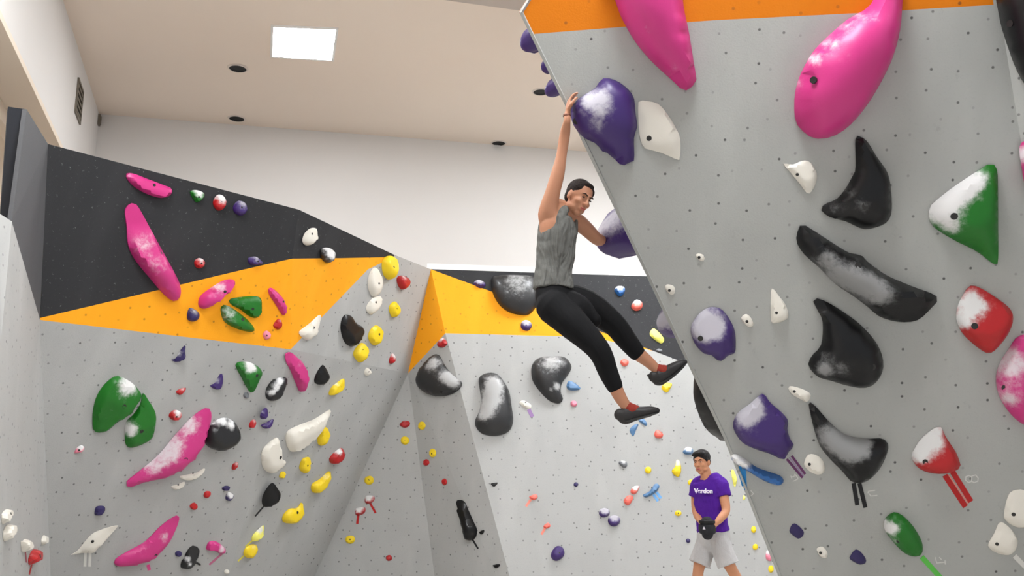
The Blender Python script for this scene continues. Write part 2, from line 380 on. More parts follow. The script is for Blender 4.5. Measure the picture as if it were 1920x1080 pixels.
# light panels: one in view, the others unseen and added to brighten the room
me_, ns, LK, pb = newmat('light_diffuser'); pb.inputs['Emission Color'].default_value = (0.94, 0.972, 1, 1); pb.inputs['Emission Strength'].default_value = PANEL_E
DIFF = me_
c4 = [atZ(x, y, CEIL-0.01) for x, y in ((513, 50), (630, 55), (622, 112), (511, 105))]
pc = sum(c4, Vector())/4
hx = ((c4[1]-c4[0]).length+(c4[2]-c4[3]).length)/4; hy = ((c4[3]-c4[0]).length+(c4[2]-c4[1]).length)/4
ang = math.atan2((c4[1]-c4[0]).y, (c4[1]-c4[0]).x)
spots = [(pc.x, pc.y, hx, hy)]+[(pc.x+dx, pc.y+dy, .6, .6) for dx, dy in ((4.7, 0.6), (0.2, -5.0), (7.4, 0.2), (6.6, -5.6), (4.6, -2.4), (3.2, -6.6))]
for i, (x, y, a, b) in enumerate(spots):
    mw = Matrix.Translation((x, y, CEIL-0.002)) @ Matrix.Rotation(ang, 4, 'Z')
    r = bpy.data.objects.new('ceiling_light', None); COL.objects.link(r); r.matrix_world = mw
    tag(r, 'bright square light panel set in the ceiling' if i == 0 else 'added square ceiling light panel out of the picture, %s' % ('behind the right wall', 'overhead', 'far right', 'on the far right', 'above the man', 'above the right wall')[i-1], 'ceiling light', 'ceiling light panels')
    if i == 0:
        im = mw.inverted(); cc = [im @ p for p in c4]; ce = sum(cc, Vector())/4
        bm = bmesh.new()
        for k in range(4):
            p0, p1 = cc[k], cc[(k+1) % 4]; w0 = (p0-ce).normalized()*.04; w1 = (p1-ce).normalized()*.04
            qd = [Vector((v.x, v.y, -.018)) for v in (p0, p1, p1+w1, p0+w0)]; slab(bm, qd, Vector((0, 0, .018)))
        mesh_obj('frame', bm, M['trim'], r, mw=mw)
        bm = bmesh.new(); slab(bm, [Vector((v.x, v.y, -.012)) for v in cc], Vector((0, 0, .008))); mesh_obj('diffuser', bm, DIFF, r, mw=mw)
        continue
    bm = bmesh.new()
    for q0, q1 in (((-a-.03, -b-.03, -.02), (-a, b+.03, 0)), ((a, -b-.03, -.02), (a+.03, b+.03, 0)), ((-a, -b-.03, -.02), (a, -b, 0)), ((-a, b, -.02), (a, b+.03, 0))): box(bm, q0, q1)
    mesh_obj('frame', bm, M['trim'], r, mw=mw)
    bm = bmesh.new(); box(bm, (-a, -b, -.012), (a, b, -.004)); mesh_obj('diffuser', bm, DIFF, r, mw=mw)

# added unseen lamp, brightens the annex behind the left wall opening
al = wl(5.0, oz+0.29)+ln*2.2; mw = Matrix.Translation(al)
r = bpy.data.objects.new('ceiling_light', None); COL.objects.link(r); r.matrix_world = mw
tag(r, 'added light panel brightening the side room behind the left wall opening', 'ceiling light')
bm = bmesh.new(); box(bm, (-.3, -.3, -.012), (.3, .3, 0)); mesh_obj('diffuser', bm, DIFF, r, mw=mw)
bm = bmesh.new(); box(bm, (-.33, -.33, -.006), (.33, .33, .001)); mesh_obj('frame', bm, M['trim'], r, mw=mw)
# ------------------------------------------------------------------ holds
FR = dict(C1=(0, 250, 2.7), C3=(340, 280, 2.5717), C4=(60, 630, 4.697), C5=(60, 840, 4.5), C6=(380, 630, 4.694), C7=(380, 840, 4.5), C8=(0, 920, 6.75), C9=(300, 980, 8.727),
          D1=(700, 460, 4.155), D2=(700, 640, 4.8), D3=(700, 840, 4.5), D4=(1040, 660, 5.4), D5=(1040, 840, 4.5), D6=(1100, 340, 4.909), D7=(1130, 500, 4.5), D8=(1240, 820, 4.154),
          E4=(940, 0, 3.375), E5=(1420, 0, 3.84), E6=(1420, 240, 2.842), E7=(1340, 540, 3.31), E8=(1340, 820, 3.31), PX=(0, 0, 1))
def px(fr, p): f = FR[fr]; return (f[0]+p[0]/f[2], f[1]+p[1]/f[2])
def pin(P, x, y):
    c = False; j = len(P)-1
    for i in range(len(P)):
        if (P[i][1] > y) != (P[j][1] > y) and x < (P[j][0]-P[i][0])*(y-P[i][1])/(P[j][1]-P[i][1])+P[i][0]: c = not c
        j = i
    return c
def bdist(P, x, y):
    A_ = np.array(P); B_ = np.roll(A_, -1, 0); d = B_-A_; q = np.array((x, y))
    t = np.clip(((q-A_)*d).sum(1)/np.maximum((d*d).sum(1), 1e-12), 0, 1)
    return np.sqrt((((A_+d*t[:, None])-q)**2).sum(1)).min()
def catmull(P, k=4, closed=True):
    out = []; n = len(P)
    for i in range(n):
        p0, p1, p2, p3 = (np.array(P[(i+j-1) % n]) for j in range(4))
        for s in range(k):
            t = s/k; out.append(tuple(0.5*((2*p1)+(p2-p0)*t+(2*p0-5*p1+4*p2-p3)*t*t+(3*p1-p0-3*p2+p3)*t**3)))
    return out
def hold_mesh(loc, H, p=0.5, res=12, cuts=0, seed=0, rim=0.12, chalk=(), skew=None, ridge=None):
    """loc: closed 2D outline (metres). dome from a Poisson solve on its triangulation; cuts: flat facets"""
    P = catmull(loc, 6)
    Pa = np.array(P); per = np.sqrt(((Pa-np.roll(Pa, -1, 0))**2).sum(1)); area = abs(sum(P[i][0]*P[(i+1) % len(P)][1]-P[(i+1) % len(P)][0]*P[i][1] for i in range(len(P))))/2
    size = math.sqrt(area); ds = size/res
    cum = np.concatenate(([0], np.cumsum(per))); tot = cum[-1]; nb = max(12, int(tot/ds))
    Pc = np.vstack((Pa, Pa[:1])); s = np.linspace(0, tot, nb, endpoint=False)
    bx = np.interp(s, cum, Pc[:, 0]); by = np.interp(s, cum, Pc[:, 1]); Bp = list(zip(bx, by))
    pts = list(Bp); x0, x1, y0, y1 = bx.min(), bx.max(), by.min(), by.max()
    j = 0; y = y0
    while y < y1:
        x = x0+(ds/2 if j % 2 else 0)
        while x < x1:
            if pin(Bp, x, y) and bdist(Bp, x, y) > ds*0.55: pts.append((x, y))
            x += ds
        y += ds*0.87; j += 1
    if len(pts) == nb: pts.append((float(bx.mean()), float(by.mean())))
    V, E_, Fc, *_ = delaunay_2d_cdt([Vector(q) for q in pts], [(i, (i+1) % nb) for i in range(nb)], [list(range(nb))], 1, 1e-6)
    n = len(V); isb = np.zeros(n, bool); nbv = [set() for _ in range(n)]
    ec = {}
    for f in Fc:
        for a in range(len(f)):
            e = (f[a], f[(a+1) % len(f)]); nbv[e[0]].add(e[1]); nbv[e[1]].add(e[0]); k = tuple(sorted(e)); ec[k] = ec.get(k, 0)+1
    bedges = [(f[a], f[(a+1) % len(f)]) for f in Fc for a in range(len(f)) if ec[tuple(sorted((f[a], f[(a+1) % len(f)])))] == 1]
    for a, b in bedges: isb[a] = isb[b] = True
    L_ = np.zeros((n, n)); rhs = np.zeros(n)
    for i in range(n):
        if isb[i] or not nbv[i]: L_[i, i] = 1
        else:
            L_[i, i] = len(nbv[i]); rhs[i] = 1
            for q in nbv[i]: L_[i, q] = -1
    u = np.linalg.solve(L_, rhs); um = max(u.max(), 1e-9); h = (np.maximum(u, 0)/um)**p
    X = np.array([v[:] for v in V]); c = X.mean(0); rnd = random.Random(seed)
    if skew is not None: h = h*(1+((X-c)@np.array(skew))/size)
    h = rim+(1-rim)*h
    for k in range(cuts):
        a = rnd.uniform(0, 6.283) if k else rnd.uniform(1.2, 1.9)
        g = rnd.uniform(.45, .95); cc = rnd.uniform(.68, .85)
        h = np.minimum(h, np.maximum(rim, cc-g*((X-c)@np.array((math.cos(a), math.sin(a))))/size))
    if ridge:      # raised lip/crease: (x, y, dir angle, drop)
        for rx, ry, ra, rs in ridge:
            dd = (X-np.array((rx, ry)))@np.array((math.cos(ra), math.sin(ra)))
            h = np.minimum(h, np.maximum(rim, 1.0-np.maximum(0, dd)*rs/size))
    bm = bmesh.new()
    vs = [bm.verts.new((X[i, 0], X[i, 1], float(h[i])*H)) for i in range(n)]
    lo = {}
    for f in Fc:
        try: bm.faces.new([vs[i] for i in f])
        except ValueError: pass
    for i in range(n):
        if isb[i]: lo[i] = bm.verts.new((X[i, 0]*1.0, X[i, 1]*1.0, 0.0012))
    for a, b in bedges:
        try: bm.faces.new((vs[b], vs[a], lo[a], lo[b]))
        except ValueError: pass
    bmesh.ops.recalc_face_normals(bm, faces=bm.faces)
    bm.normal_update()
    if sum(f.normal.z*f.calc_area() for f in bm.faces) < 0: bmesh.ops.reverse_faces(bm, faces=bm.faces)
    bm.verts.index_update()
    ch = []
    for v in bm.verts:
        t = 0.0
        for cx, cy, cr, cs in chalk: t += cs*math.exp(-((v.co.x-cx)**2+(v.co.y-cy)**2)/(cr*cr))
        ch.append(t)
    return bm, size, ch
_seed = [0]
HOLDS = {}
def hold(pl, col, fr, pts, label, h=0.32, bolt=None, chalk=(), group=None, name='climbing_hold', cuts=1, p=0.5, res=None, top=0.0, cat='climbing hold', skew=None, off=0.3, ridge=None):
    """pts in a crop frame of the photograph, or (cx, cy, rx, ry) for a round one; built on wall plane pl in metres"""
    _seed[0] += 1; sd = _seed[0]
    if len(pts) == 4 and not hasattr(pts[0], '__len__'):
        cx, cy, rx, ry = pts; rr = random.Random(sd)
        pts = [(cx+rx*math.cos(a)*rr.uniform(.93, 1.05), cy+ry*math.sin(a)*rr.uniform(.93, 1.05)) for a in [i*math.pi/5 for i in range(10)]]
    P0 = [px(fr, q) for q in pts]
    w3 = [pl.hit(*q) for q in P0]; c = sum(w3, Vector())/len(w3)
    ar = 0
    u2 = [pl.uv(q) for q in w3]
    for i in range(len(u2)): ar += u2[i][0]*u2[(i+1) % len(u2)][1]-u2[(i+1) % len(u2)][0]*u2[i][1]
    size = math.sqrt(abs(ar)/2); H = h*size
    w3 = [pl.hit(q[0], q[1], H*off) for q in P0]; c = sum(w3, Vector())/len(w3)
    oc = pl.uv(c); loc = [(pl.uv(q)[0]-oc[0], pl.uv(q)[1]-oc[1]) for q in w3]
    if res is None: res = 11 if size > 0.25 else (8 if size > .12 else 5)
    mpp = c.y/F
    chl = []
    for q in chalk:
        s = q[3] if len(q) > 3 else 1.0; x, y = px(fr, q[:2]); uvp = pl.uv(pl.hit(x, y, H*.8)); chl.append((uvp[0]-oc[0], uvp[1]-oc[1], q[2]/FR[fr][2]*mpp, s))
    if top:
        ys = [q[1] for q in loc]; xs = [q[0] for q in loc]; chl.append((sum(xs)/len(xs), max(ys)*0.8, size*.6, top*1.5))
    rdg = None
    if ridge:
        rdg = []
        for q in ridge:
            x, y = px(fr, q[:2]); uvp = pl.uv(pl.hit(x, y)); rdg.append((uvp[0]-oc[0], uvp[1]-oc[1], math.radians(q[2]), q[3]))
    bm, size, ch = hold_mesh(loc, H, p, res, cuts, sd, chalk=chl, skew=skew, ridge=rdg)
    mw = Matrix(((pl.x.x, pl.y.x, pl.n.x, c.x), (pl.x.y, pl.y.y, pl.n.y, c.y), (pl.x.z, pl.y.z, pl.n.z, c.z), (0, 0, 0, 1)))
    bv = None
    if bolt is not None:
        x, y = px(fr, bolt); t = pl.uv(pl.hit(x, y, H*.75)); bx, by = t[0]-oc[0], t[1]-oc[1]
        cand = sorted((v for v in bm.verts if v.co.z > 0), key=lambda v: (v.co.x-bx)**2+(v.co.y-by)**2)[:3]
        nn = sum((v.normal for v in cand), Vector()).normalized(); z = sum(v.co.z for v in cand)/3
        bv = (Vector((bx, by, z)), (nn+Vector((0, 0, .6))).normalized())
    o = mesh_obj(name, bm, HC[col], smooth=True, mw=mw, sharp=math.radians(38))
    at = o.data.attributes.new('chalk', 'FLOAT', 'POINT'); at.data.foreach_set('value', ch)
    tag(o, label, cat, group)
    if bv:
        r = min(0.02, max(0.009, 0.065*size)); bm = bmesh.new()
        ring(bm, r, r, -.012, .0015, 14); a, b = ring(bm, r, r*.5, .0015, .0011, 14); bm.faces.new(b)
        mesh_obj('bolt', bm, M['bolt'], o, mw=mw @ frame_at(bv[0], bv[1], Vector((0, 1, 0))))
    return o
def tape(pl, col, fr, a, b, wd, label, group='tape strips marking the start holds'):
    A_ = px(fr, a); B_ = px(fr, b); wp = wd/FR[fr][2]/2
    dx, dy = B_[0]-A_[0], B_[1]-A_[1]; l = math.hypot(dx, dy); nx, ny = -dy/l*wp, dx/l*wp
    q = [pl.hit(A_[0]+nx, A_[1]+ny), pl.hit(B_[0]+nx, B_[1]+ny), pl.hit(B_[0]-nx, B_[1]-ny), pl.hit(A_[0]-nx, A_[1]-ny)]
    bm = bmesh.new(); slab(bm, q, pl.n*0.0025)
    return tag(mesh_obj('tape_strip', bm, TAPE[col]), label, 'tape strip', group)
def mark(pl, fr_, strokes, wd, label):
    bm = bmesh.new()
    for s in strokes:
        for i in range(len(s)-1):
            a = (fr_[0]+s[i][0]/fr_[2], fr_[1]+s[i][1]/fr_[2]); b = (fr_[0]+s[i+1][0]/fr_[2], fr_[1]+s[i+1][1]/fr_[2])
            dx, dy = b[0]-a[0], b[1]-a[1]; l = math.hypot(dx, dy)+1e-9; nx, ny = -dy/l*wd/2, dx/l*wd/2; ex, ey = dx/l*wd*.3, dy/l*wd*.3
            slab(bm, [pl.hit(a[0]+nx-ex, a[1]+ny-ey), pl.hit(b[0]+nx+ex, b[1]+ny+ey), pl.hit(b[0]-nx+ex, b[1]-ny+ey), pl.hit(a[0]-nx-ex, a[1]-ny-ey)], pl.n*0.0015)
    tag(mesh_obj('grade_mark', bm, M['pale']), label, 'marking', 'faint white grade marks on the right wall')
# ---- left wall, black band
gLB = 'holds on the left wall'
hold(U1, 'pink', 'C1', [(645,205),(680,205),(760,235),(830,262),(872,280),(870,310),(830,328),(780,320),(720,295),(665,255),(645,225)], 'short pink hold high on the black band of the left wall', .35, (783,262), cuts=2)
hold(U1, 'pink', 'C1', [(655,368),(685,355),(710,380),(760,470),(820,580),(870,670),(915,760),(922,820),(900,852),(870,845),(830,810),(770,740),(690,640),(655,560),(650,480),(640,400)], 'long pink sausage hold hanging from the black band down over the orange stripe', .32, (822,610), [(740,560,60,.5),(800,660,60,.4)], cuts=1)
hold(U1, 'green', 'C3', [(45,205),(75,197),(112,212),(110,235),(80,258),(60,240)], 'small green hold on the black band, left of a red and a purple one', .5, (85,230), top=.6)
hold(U1, 'red', 'C3', (188,258,32,38), 'small round red hold with chalky top on the black band', .5, (195,255), top=.6)
hold(U1, 'purple', 'C3', (287,284,33,36), 'small round purple hold right of the red one on the black band', .5, (292,280), top=.35)
hold(U1, 'red', 'C3', (90,550,26,25), 'small red hold in a chalk smudge low on the black band', .55, (98,550), top=.4)
hold(U1, 'purple', 'C3', [(325,525),(360,518),(385,535),(395,552),(350,560),(328,550)], 'flat purple hold where the black band meets the orange stripe', .45, (370,540), top=.4)
hold(U2, 'white', 'C3', [(600,410),(630,382),(658,385),(660,425),(640,450),(612,465),(592,448)], 'white oval hold on the right end of the black band', .45, (635,408))
hold(U2, 'chalkblack', 'C3', [(680,485),(710,475),(740,490),(740,520),(712,550),(682,525)], 'small black hold with white chalk on top at the orange edge', .5, None, top=.9)
# orange stripe
hold(U1, 'pink', 'C3', [(90,735),(110,700),(200,640),(255,630),(262,660),(200,720),(130,768),(95,765)], 'slanting pink hold on the orange stripe', .5, (213,688), [(190,670,50,.55)])
hold(U1, 'navy', 'C3', [(30,800),(45,765),(88,790),(85,820),(60,832),(35,825)], 'small dark purple hold below the slanting pink hold on orange', .5, top=.3)
hold(U1, 'green', 'C3', [(240,745),(250,720),(375,712),(392,760),(385,800),(360,815),(330,805),(290,775)], 'upper green hold of the touching pair on the orange stripe', .32, (345,770), [(300,740,50,.25)], cuts=2)
hold(U1, 'green', 'C3', [(195,775),(215,752),(270,780),(330,830),(358,870),(340,882),(280,870),(215,835)], 'lower leaf shaped green hold of the touching pair on orange', .4, (297,820), [(240,790,50,.5)])
hold(U1, 'pink', 'C3', [(425,675),(445,672),(490,715),(510,760),(505,795),(490,798),(460,750),(430,705)], 'small pink hold right of the green pair on orange', .45, (493,735))
hold(U1, 'red', 'C3', [(445,850),(470,818),(488,835),(485,860),(465,870)], 'small dark red hold under the small pink hold on orange', .5, top=.2)
hold(U1, 'rose', 'C3', [(395,895),(410,875),(432,888),(430,910),(408,918)], 'tiny chalky red hold at the bottom of the orange stripe', .5, (412,898))
# grey end of the left wall
gY = 'yellow holds beside the orange edge of the left wall'
hold(U2, 'yellow', 'C3', [(985,530),(1010,515),(1038,525),(1042,570),(1030,610),(1008,630),(985,605),(978,560)], 'yellow hold at the top corner where the orange stripe ends', .5, (1022,570))
hold(U2, 'red', 'C3', [(1048,620),(1075,610),(1108,630),(1095,655),(1072,678),(1052,655)], 'red heart shaped hold near the top of the grey wall end', .5, None, [(1085,620,18,.7)])
hold(U2, 'white', 'C3', [(910,610),(935,572),(960,590),(972,650),(955,695),(930,712),(908,670)], 'upper white oval hold of a stacked pair at the orange edge', .3, (953,648))
hold(U2, 'white', 'C3', [(895,765),(930,715),(968,712),(965,745),(945,780),(915,798)], 'lower white hold of a stacked pair at the orange edge', .3, (940,738))
hold(U2, 'yellow', 'C3', [(1010,755),(1035,735),(1055,760),(1050,795),(1025,812),(1010,785)], 'small yellow hold below the red heart shaped hold', .45, (1040,770))
hold(U2, 'yellow', 'C3', [(915,880),(945,850),(970,870),(965,915),(940,948),(912,920)], 'yellow hold right of the black shield hold', .45, (958,893))
hold(U2, 'yellow', 'C3', [(842,970),(875,935),(900,955),(895,1000),(868,1030),(840,1000)], 'yellow hold directly below the black shield hold', .45, (880,970))
hold(U2, 'black', 'C3', [(782,830),(800,800),(830,808),(850,840),(885,865),(870,920),(835,952),(800,935),(780,880)], 'black shield shaped hold on the grey end of left wall', .35, cuts=2)
hold(U2, 'white', 'C3', [(575,880),(620,845),(672,800),(675,830),(650,890),(615,922),(585,905)], 'white wedge hold on the lower edge of the orange stripe', .35, (640,860), cuts=2)
hold(U2, 'red', 'C3', [(1005,1020),(1020,985),(1035,1000),(1030,1025),(1012,1035)], 'tiny red hold beside the orange corner of centre wall', .5, top=.5)
hold(F2b, 'white', 'C6', [(1425,318),(1450,280),(1492,325),(1445,352)], 'tiny white triangular hold under the lowest yellow hold near orange', .3, (1463,315))
# lower left wall
hold(F2a, 'navy', 'C4', [(1232,215),(1270,200),(1320,120),(1355,85),(1352,150),(1358,180),(1330,215),(1280,232)], 'small purple crescent hold just under the orange stripe', .5, None, [(1290,160,35,.9)])
hold(F2a, 'red', 'C4', [(1270,495),(1310,465),(1360,462),(1330,510),(1300,522)], 'thin red hold right of the big green holds', .45, top=.3)
hold(F2a, 'red', 'C4', (1268,703,56,46), 'small round chalky red hold above the long pink crescent', .5, (1275,713), [(1300,680,50,.8)])
hold(F2a, 'green', 'C4', [(548,830),(545,700),(575,560),(640,450),(730,372),(800,372),(900,430),(960,500),(975,545),(930,620),(870,700),(760,770),(680,840),(610,860),(565,852)], 'big green hold with white chalked corner on lower left wall, left of the pair', .3, (815,622), [(870,450,100,1.0),(740,680,60,.2)], cuts=2)
hold(F2a, 'green', 'C4', [(985,510),(1030,570),(1085,660),(1100,740),(1085,840),(1060,910),(980,960),(890,990),(840,975),(825,900),(835,770),(900,700),(960,610)], 'big green hold with chalked left side, right of the pair', .25, (965,840), [(870,830,70,.95)], cuts=2)
hold(F2a, 'rose', 'C4', [(375,1035),(400,985),(440,965),(465,990),(430,1025)], 'tiny chalky red hold at lower left under the big green holds', .5, (415,1005), top=.8)
hold(F2a, 'pink', 'PX', [(388,768),(397,772),(398,790),(388,825),(372,855),(352,875),(318,896),(275,906),(245,916),(240,906),(262,888),(300,856),(330,820),(362,785)], 'long pink crescent hold with chalky inner edge on lower left wall', .26, (347,860), [(360,800,22,.8),(325,845,24,.8),(290,872,22,.8)], cuts=1)
hold(F2a, 'chalkblack', 'C6', [(25,910),(50,840),(90,800),(150,750),(235,735),(310,790),(345,880),(320,940),(250,990),(150,1015),(60,985)], 'round black ball hold with a white chalk band', .5, None, [(130,780,45,1),(215,765,45,1),(285,800,40,1)])
hold(F2a, 'green', 'C6', [(300,265),(340,235),(420,238),(500,280),(535,335),(510,390),(470,480),(440,505),(410,480),(350,370)], 'green triangular hold with chalked top corner below the orange stripe', .4, (480,350), [(440,270,70,1)], cuts=2)
hold(F2a, 'slate', 'C6', (385,525,26,28), 'tiny grey nub hold under the green triangular hold', .5)
hold(F2a, 'chalkblack', 'C6', [(565,545),(570,470),(620,400),(680,375),(745,375),(750,420),(715,510),(680,560),(610,578)], 'black hold with a diagonal white chalk stripe', .4, None, [(700,400,35,1),(655,455,35,1),(610,505,30,.8)], cuts=2)
hold(F2b, 'pink', 'C6', [(745,170),(790,152),(840,190),(900,250),(925,320),(920,420),(905,480),(870,495),(840,430),(790,310),(750,230)], 'upright pink hold under the tip of the orange stripe', .4, None, [(870,260,50,.3)], cuts=2)
hold(F2b, 'black', 'C6', [(995,410),(1010,340),(1060,265),(1085,275),(1120,350),(1090,410),(1040,435)], 'small black pointed hold right of the upright pink hold', .4, cuts=2)
hold(F2b, 'yellow', 'C6', [(1120,520),(1140,460),(1200,410),(1250,380),(1255,430),(1220,480),(1160,520)], 'yellow hold below the small black pointed hold', .4, (1222,455), [(1200,430,30,.6)])
hold(F2a, 'purple', 'C6', [(68,440),(110,420),(150,350),(175,335),(185,400),(165,460),(120,475)], 'purple crescent hold left of the green triangular hold', .45, None, [(130,400,30,.8)])
hold(F2b, 'purple', 'C6', [(512,715),(525,665),(565,635),(582,680),(560,725),(525,735)], 'upper of two small purple holds above the white wedges', .5, None, [(545,680,18,.6)])
hold(F2b, 'purple', 'C6', [(518,790),(555,770),(630,735),(600,800),(555,820)], 'lower of two small purple holds above the white wedges', .45, None, [(575,775,20,.5)])
hold(F2b, 'red', 'C6', [(412,800),(430,750),(465,740),(475,780),(435,812)], 'tiny red hold right of the black ball hold', .5, top=.3)
hold(F2b, 'white', 'C6', [(755,860),(850,800),(1000,740),(1125,660),(1138,680),(1080,790),(980,920),(820,1025),(760,975)], 'long white wedge hold rising to the right', .28, (980,825), cuts=2)
hold(F2b, 'yellow', 'C6', [(1025,950),(1030,870),(1075,805),(1115,830),(1110,900),(1060,968)], 'yellow hold touching the right end of the long white wedge', .45, (1090,905))
hold(F2b, 'white', 'PX', [(522,822),(528,840),(530,860),(538,868),(520,885),(508,888),(496,878),(493,855),(500,838)], 'white fin shaped hold left below the long white wedge', .28, (526,858), cuts=1)
hold(F3, 'red', 'C6', [(1510,515),(1560,450),(1600,400),(1620,430),(1590,520),(1535,568)], 'red and white chalked hold under the orange corner tip', .45, None, [(1595,430,35,.9)])
hold(F2b, 'red', 'C7', [(1080,95),(1120,45),(1180,5),(1195,40),(1190,90),(1140,130),(1095,135)], 'red hold with chalky top right of the tall yellow hold', .45, None, [(1170,35,40,.9)])
hold(F2b, 'yellow', 'C7', [(825,175),(850,100),(910,85),(910,150),(890,200),(860,215)], 'tall yellow hold right of the white fin', .45, (890,150))
hold(F2b, 'yellow', 'C7', [(930,365),(935,310),(1000,270),(1070,205),(1090,220),(1060,290),(1010,360),(960,385)], 'yellow teardrop hold below the red chalky hold, tail up right', .42, None, [(1060,240,40,.5)])
hold(F2b, 'yellow', 'C7', [(690,630),(695,570),(750,520),(810,515),(840,470),(858,485),(850,560),(810,610),(750,640)], 'yellow teardrop hold right of the black arrowhead hold', .42, (810,550), [(840,500,35,.5)])
hold(F2b, 'yellow', 'C7', [(650,245),(665,205),(700,205),(695,240),(670,258)], 'tiny yellow hold just under the white fin', .5)
hold(F2b, 'lemon', 'C7', [(425,790),(430,740),(505,665),(522,665),(515,730),(470,780)], 'thin chalky yellow hold above the marked yellow start hold', .4, None, [(500,700,40,.8)])
hold(F2b, 'yellow', 'C7', [(355,905),(370,850),(420,820),(465,830),(445,900),(395,935)], 'yellow start hold near the bottom with yellow tape', .45, top=.2)
tape(F2b, 'yellow', 'C7', (352,905), (298,955), 12, 'yellow tape strip slanting down from the yellow start hold')
tape(F2b, 'yellow', 'C7', (425,775), (362,830), 12, 'yellow tape strip between the two lowest yellow holds')
hold(F2a, 'black', 'C7', [(510,480),(515,410),(560,330),(600,300),(640,350),(665,400),(640,460),(545,505)], 'black arrowhead hold with a thin black tape tail', .35, cuts=2)
tape(F2a, 'black', 'C7', (518,488), (442,576), 12, 'thin black tape strip under the black arrowhead hold')
hold(F2a, 'red', 'C7', [(248,180),(260,135),(300,125),(300,160),(270,185)], 'tiny red hold left of the white fin', .5, top=.3)
hold(F2a, 'red', 'C7', [(10,410),(25,370),(65,370),(70,400),(40,425)], 'tiny dark red hold right of its twin below the pink crescent', .5)
hold(F2a, 'navy', 'C7', [(165,340),(200,320),(235,335),(215,360),(180,362)], 'tiny dark purple hold above a chalky purple one', .5)
hold(F2a, 'navy', 'C7', [(195,430),(215,375),(265,400),(255,435),(225,450)], 'tiny chalky purple hold left of the black arrowhead', .5, top=.9)
hold(F2a, 'pink', 'C7', [(35,860),(55,800),(120,795),(190,850),(195,885),(150,895),(100,870),(55,865)], 'curved pink and white start hold near the bottom edge', .4, None, [(165,860,35,.9)])
tape(F2a, 'rose', 'C7', (165,890), (55,985), 16, 'pink tape strip under the curved pink and white start hold')
hold(F3, 'red', 'C7', [(1365,450),(1375,405),(1440,405),(1445,440),(1410,470),(1375,465)], 'right one of two red start holds with tape tails', .5, top=.8)
tape(F3, 'red', 'C7', (1412,465), (1460,548), 18, 'red tape strip of the right one of two red start holds')
hold(F3, 'red', 'C7', [(1285,550),(1290,510),(1365,500),(1365,545),(1320,570),(1290,565)], 'left one of two red start holds with tape tails', .5, top=.8)
tape(F3, 'red', 'C7', (1314,565), (1304,640), 20, 'red tape strip of the left one of two red start holds')
hold(F3, 'yellow', 'C7', (1402,272,40,38), 'small round yellow hold above the two red start holds', .4, (1402,272))
hold(F3, 'yellow', 'C7', (1243,772,42,36), 'small yellow hold below the two red start holds', .4, (1243,772))
hold(F3, 'red', 'C7', (1570,928,28,25), 'small red hold low on the pale facet left of the long black hold', .5)
hold(F2a, 'white', 'C7', (205,1045,22,20), 'tiny pale hold at the bottom edge under the pink start hold', .4)
hold(F2a, 'navy', 'C5', [(530,560),(545,500),(610,495),(620,530),(590,568),(540,572)], 'small dark purple hold above the white fin start hold', .5)
hold(F2a, 'white', 'C5', [(335,905),(390,870),(500,740),(600,690),(715,660),(720,675),(620,790),(560,850),(520,890),(430,890)], 'long white fin start hold at the bottom left with white tape', .25, (512,790), cuts=2)
tape(F2a, 'white', 'C5', (450,880), (445,1000), 24, 'left white tape strip under the white fin start hold')
tape(F2a, 'white', 'C5', (490,880), (485,1000), 24, 'right white tape strip under the white fin start hold')
hold(F2a, 'pink', 'C5', [(700,975),(720,940),(800,890),(960,800),(1080,680),(1170,610),(1230,578),(1248,590),(1240,640),(1190,760),(1130,850),(1040,930),(920,985),(780,1008),(715,1000)], 'big pink crescent start hold at the bottom with pink tape', .24, (1046,912), [(1130,760,50,.6),(960,850,60,.3)], cuts=2)
tape(F2a, 'pink', 'C5', (978,985), (990,1030), 28, 'short pink tape strip under the big pink start hold')
hold(F2a, 'white', 'C5', [(1250,240),(1320,225),(1390,210),(1450,175),(1462,190),(1420,240),(1340,275),(1270,265)], 'slim white hold under the long pink crescent, right of its twin', .3, (1367,220))
hold(F2a, 'white', 'C5', [(1175,325),(1230,310),(1290,285),(1280,330),(1230,352),(1190,345)], 'slim white hold under the long pink crescent, left and lower', .3, (1238,315))
hold(F2a, 'red', 'C5', (1367,495,32,30), 'tiny dark red hold left of its twin below the pink crescent', .5)
hold(F2a, 'navy', 'C5', (1238,895,30,25), 'tiny dark purple hold beside the black curled hold', .5)
hold(F2a, 'chalkblack', 'C9', [(350,740),(365,640),(400,600),(430,520),(510,410),(600,400),(655,460),(640,560),(600,640),(680,690),(660,715),(590,680),(530,730),(490,768),(400,765)], 'black curled start hold with chalk inside at the bottom', .35, None, [(470,610,50,.9),(490,690,35,.8)], cuts=1)
# left edge panel
hold(SL, 'white', 'C8', [(50,340),(60,280),(110,235),(165,255),(150,310),(110,350),(75,415),(55,400)], 'upper green and white hold on the panel at the left edge', .4, (148,290))
hold(SL, 'white', 'C8', [(75,520),(120,435),(170,430),(200,470),(170,540),(130,590),(95,640),(75,590)], 'lower green and white hold on the panel at the left edge', .4)
hold(SL, 'white', 'C8', [(300,640),(320,635),(350,610),(405,660),(390,740),(340,775),(310,760)], 'white hold with dark side left of the red one, left edge panel', .4)
tape(SL, 'maroon', 'C8', (320,780), (335,910), 14, 'thin dark red tape strip at the left edge panel under the white hold')
hold(SL, 'red', 'C8', [(400,860),(440,760),(485,740),(525,800),(490,880),(430,935),(405,925)], 'red start hold with white top on the panel at the left edge', .4, (500,830), [(490,770,40,1)])
tape(SL, 'red', 'C8', (400,935), (370,1060), 16, 'red tape strip under the red start hold at the left edge')
hold(SL, 'white', 'C8', [(545,620),(575,560),(605,625),(555,690)], 'thin white hold in the corner right of the red start hold', .4)
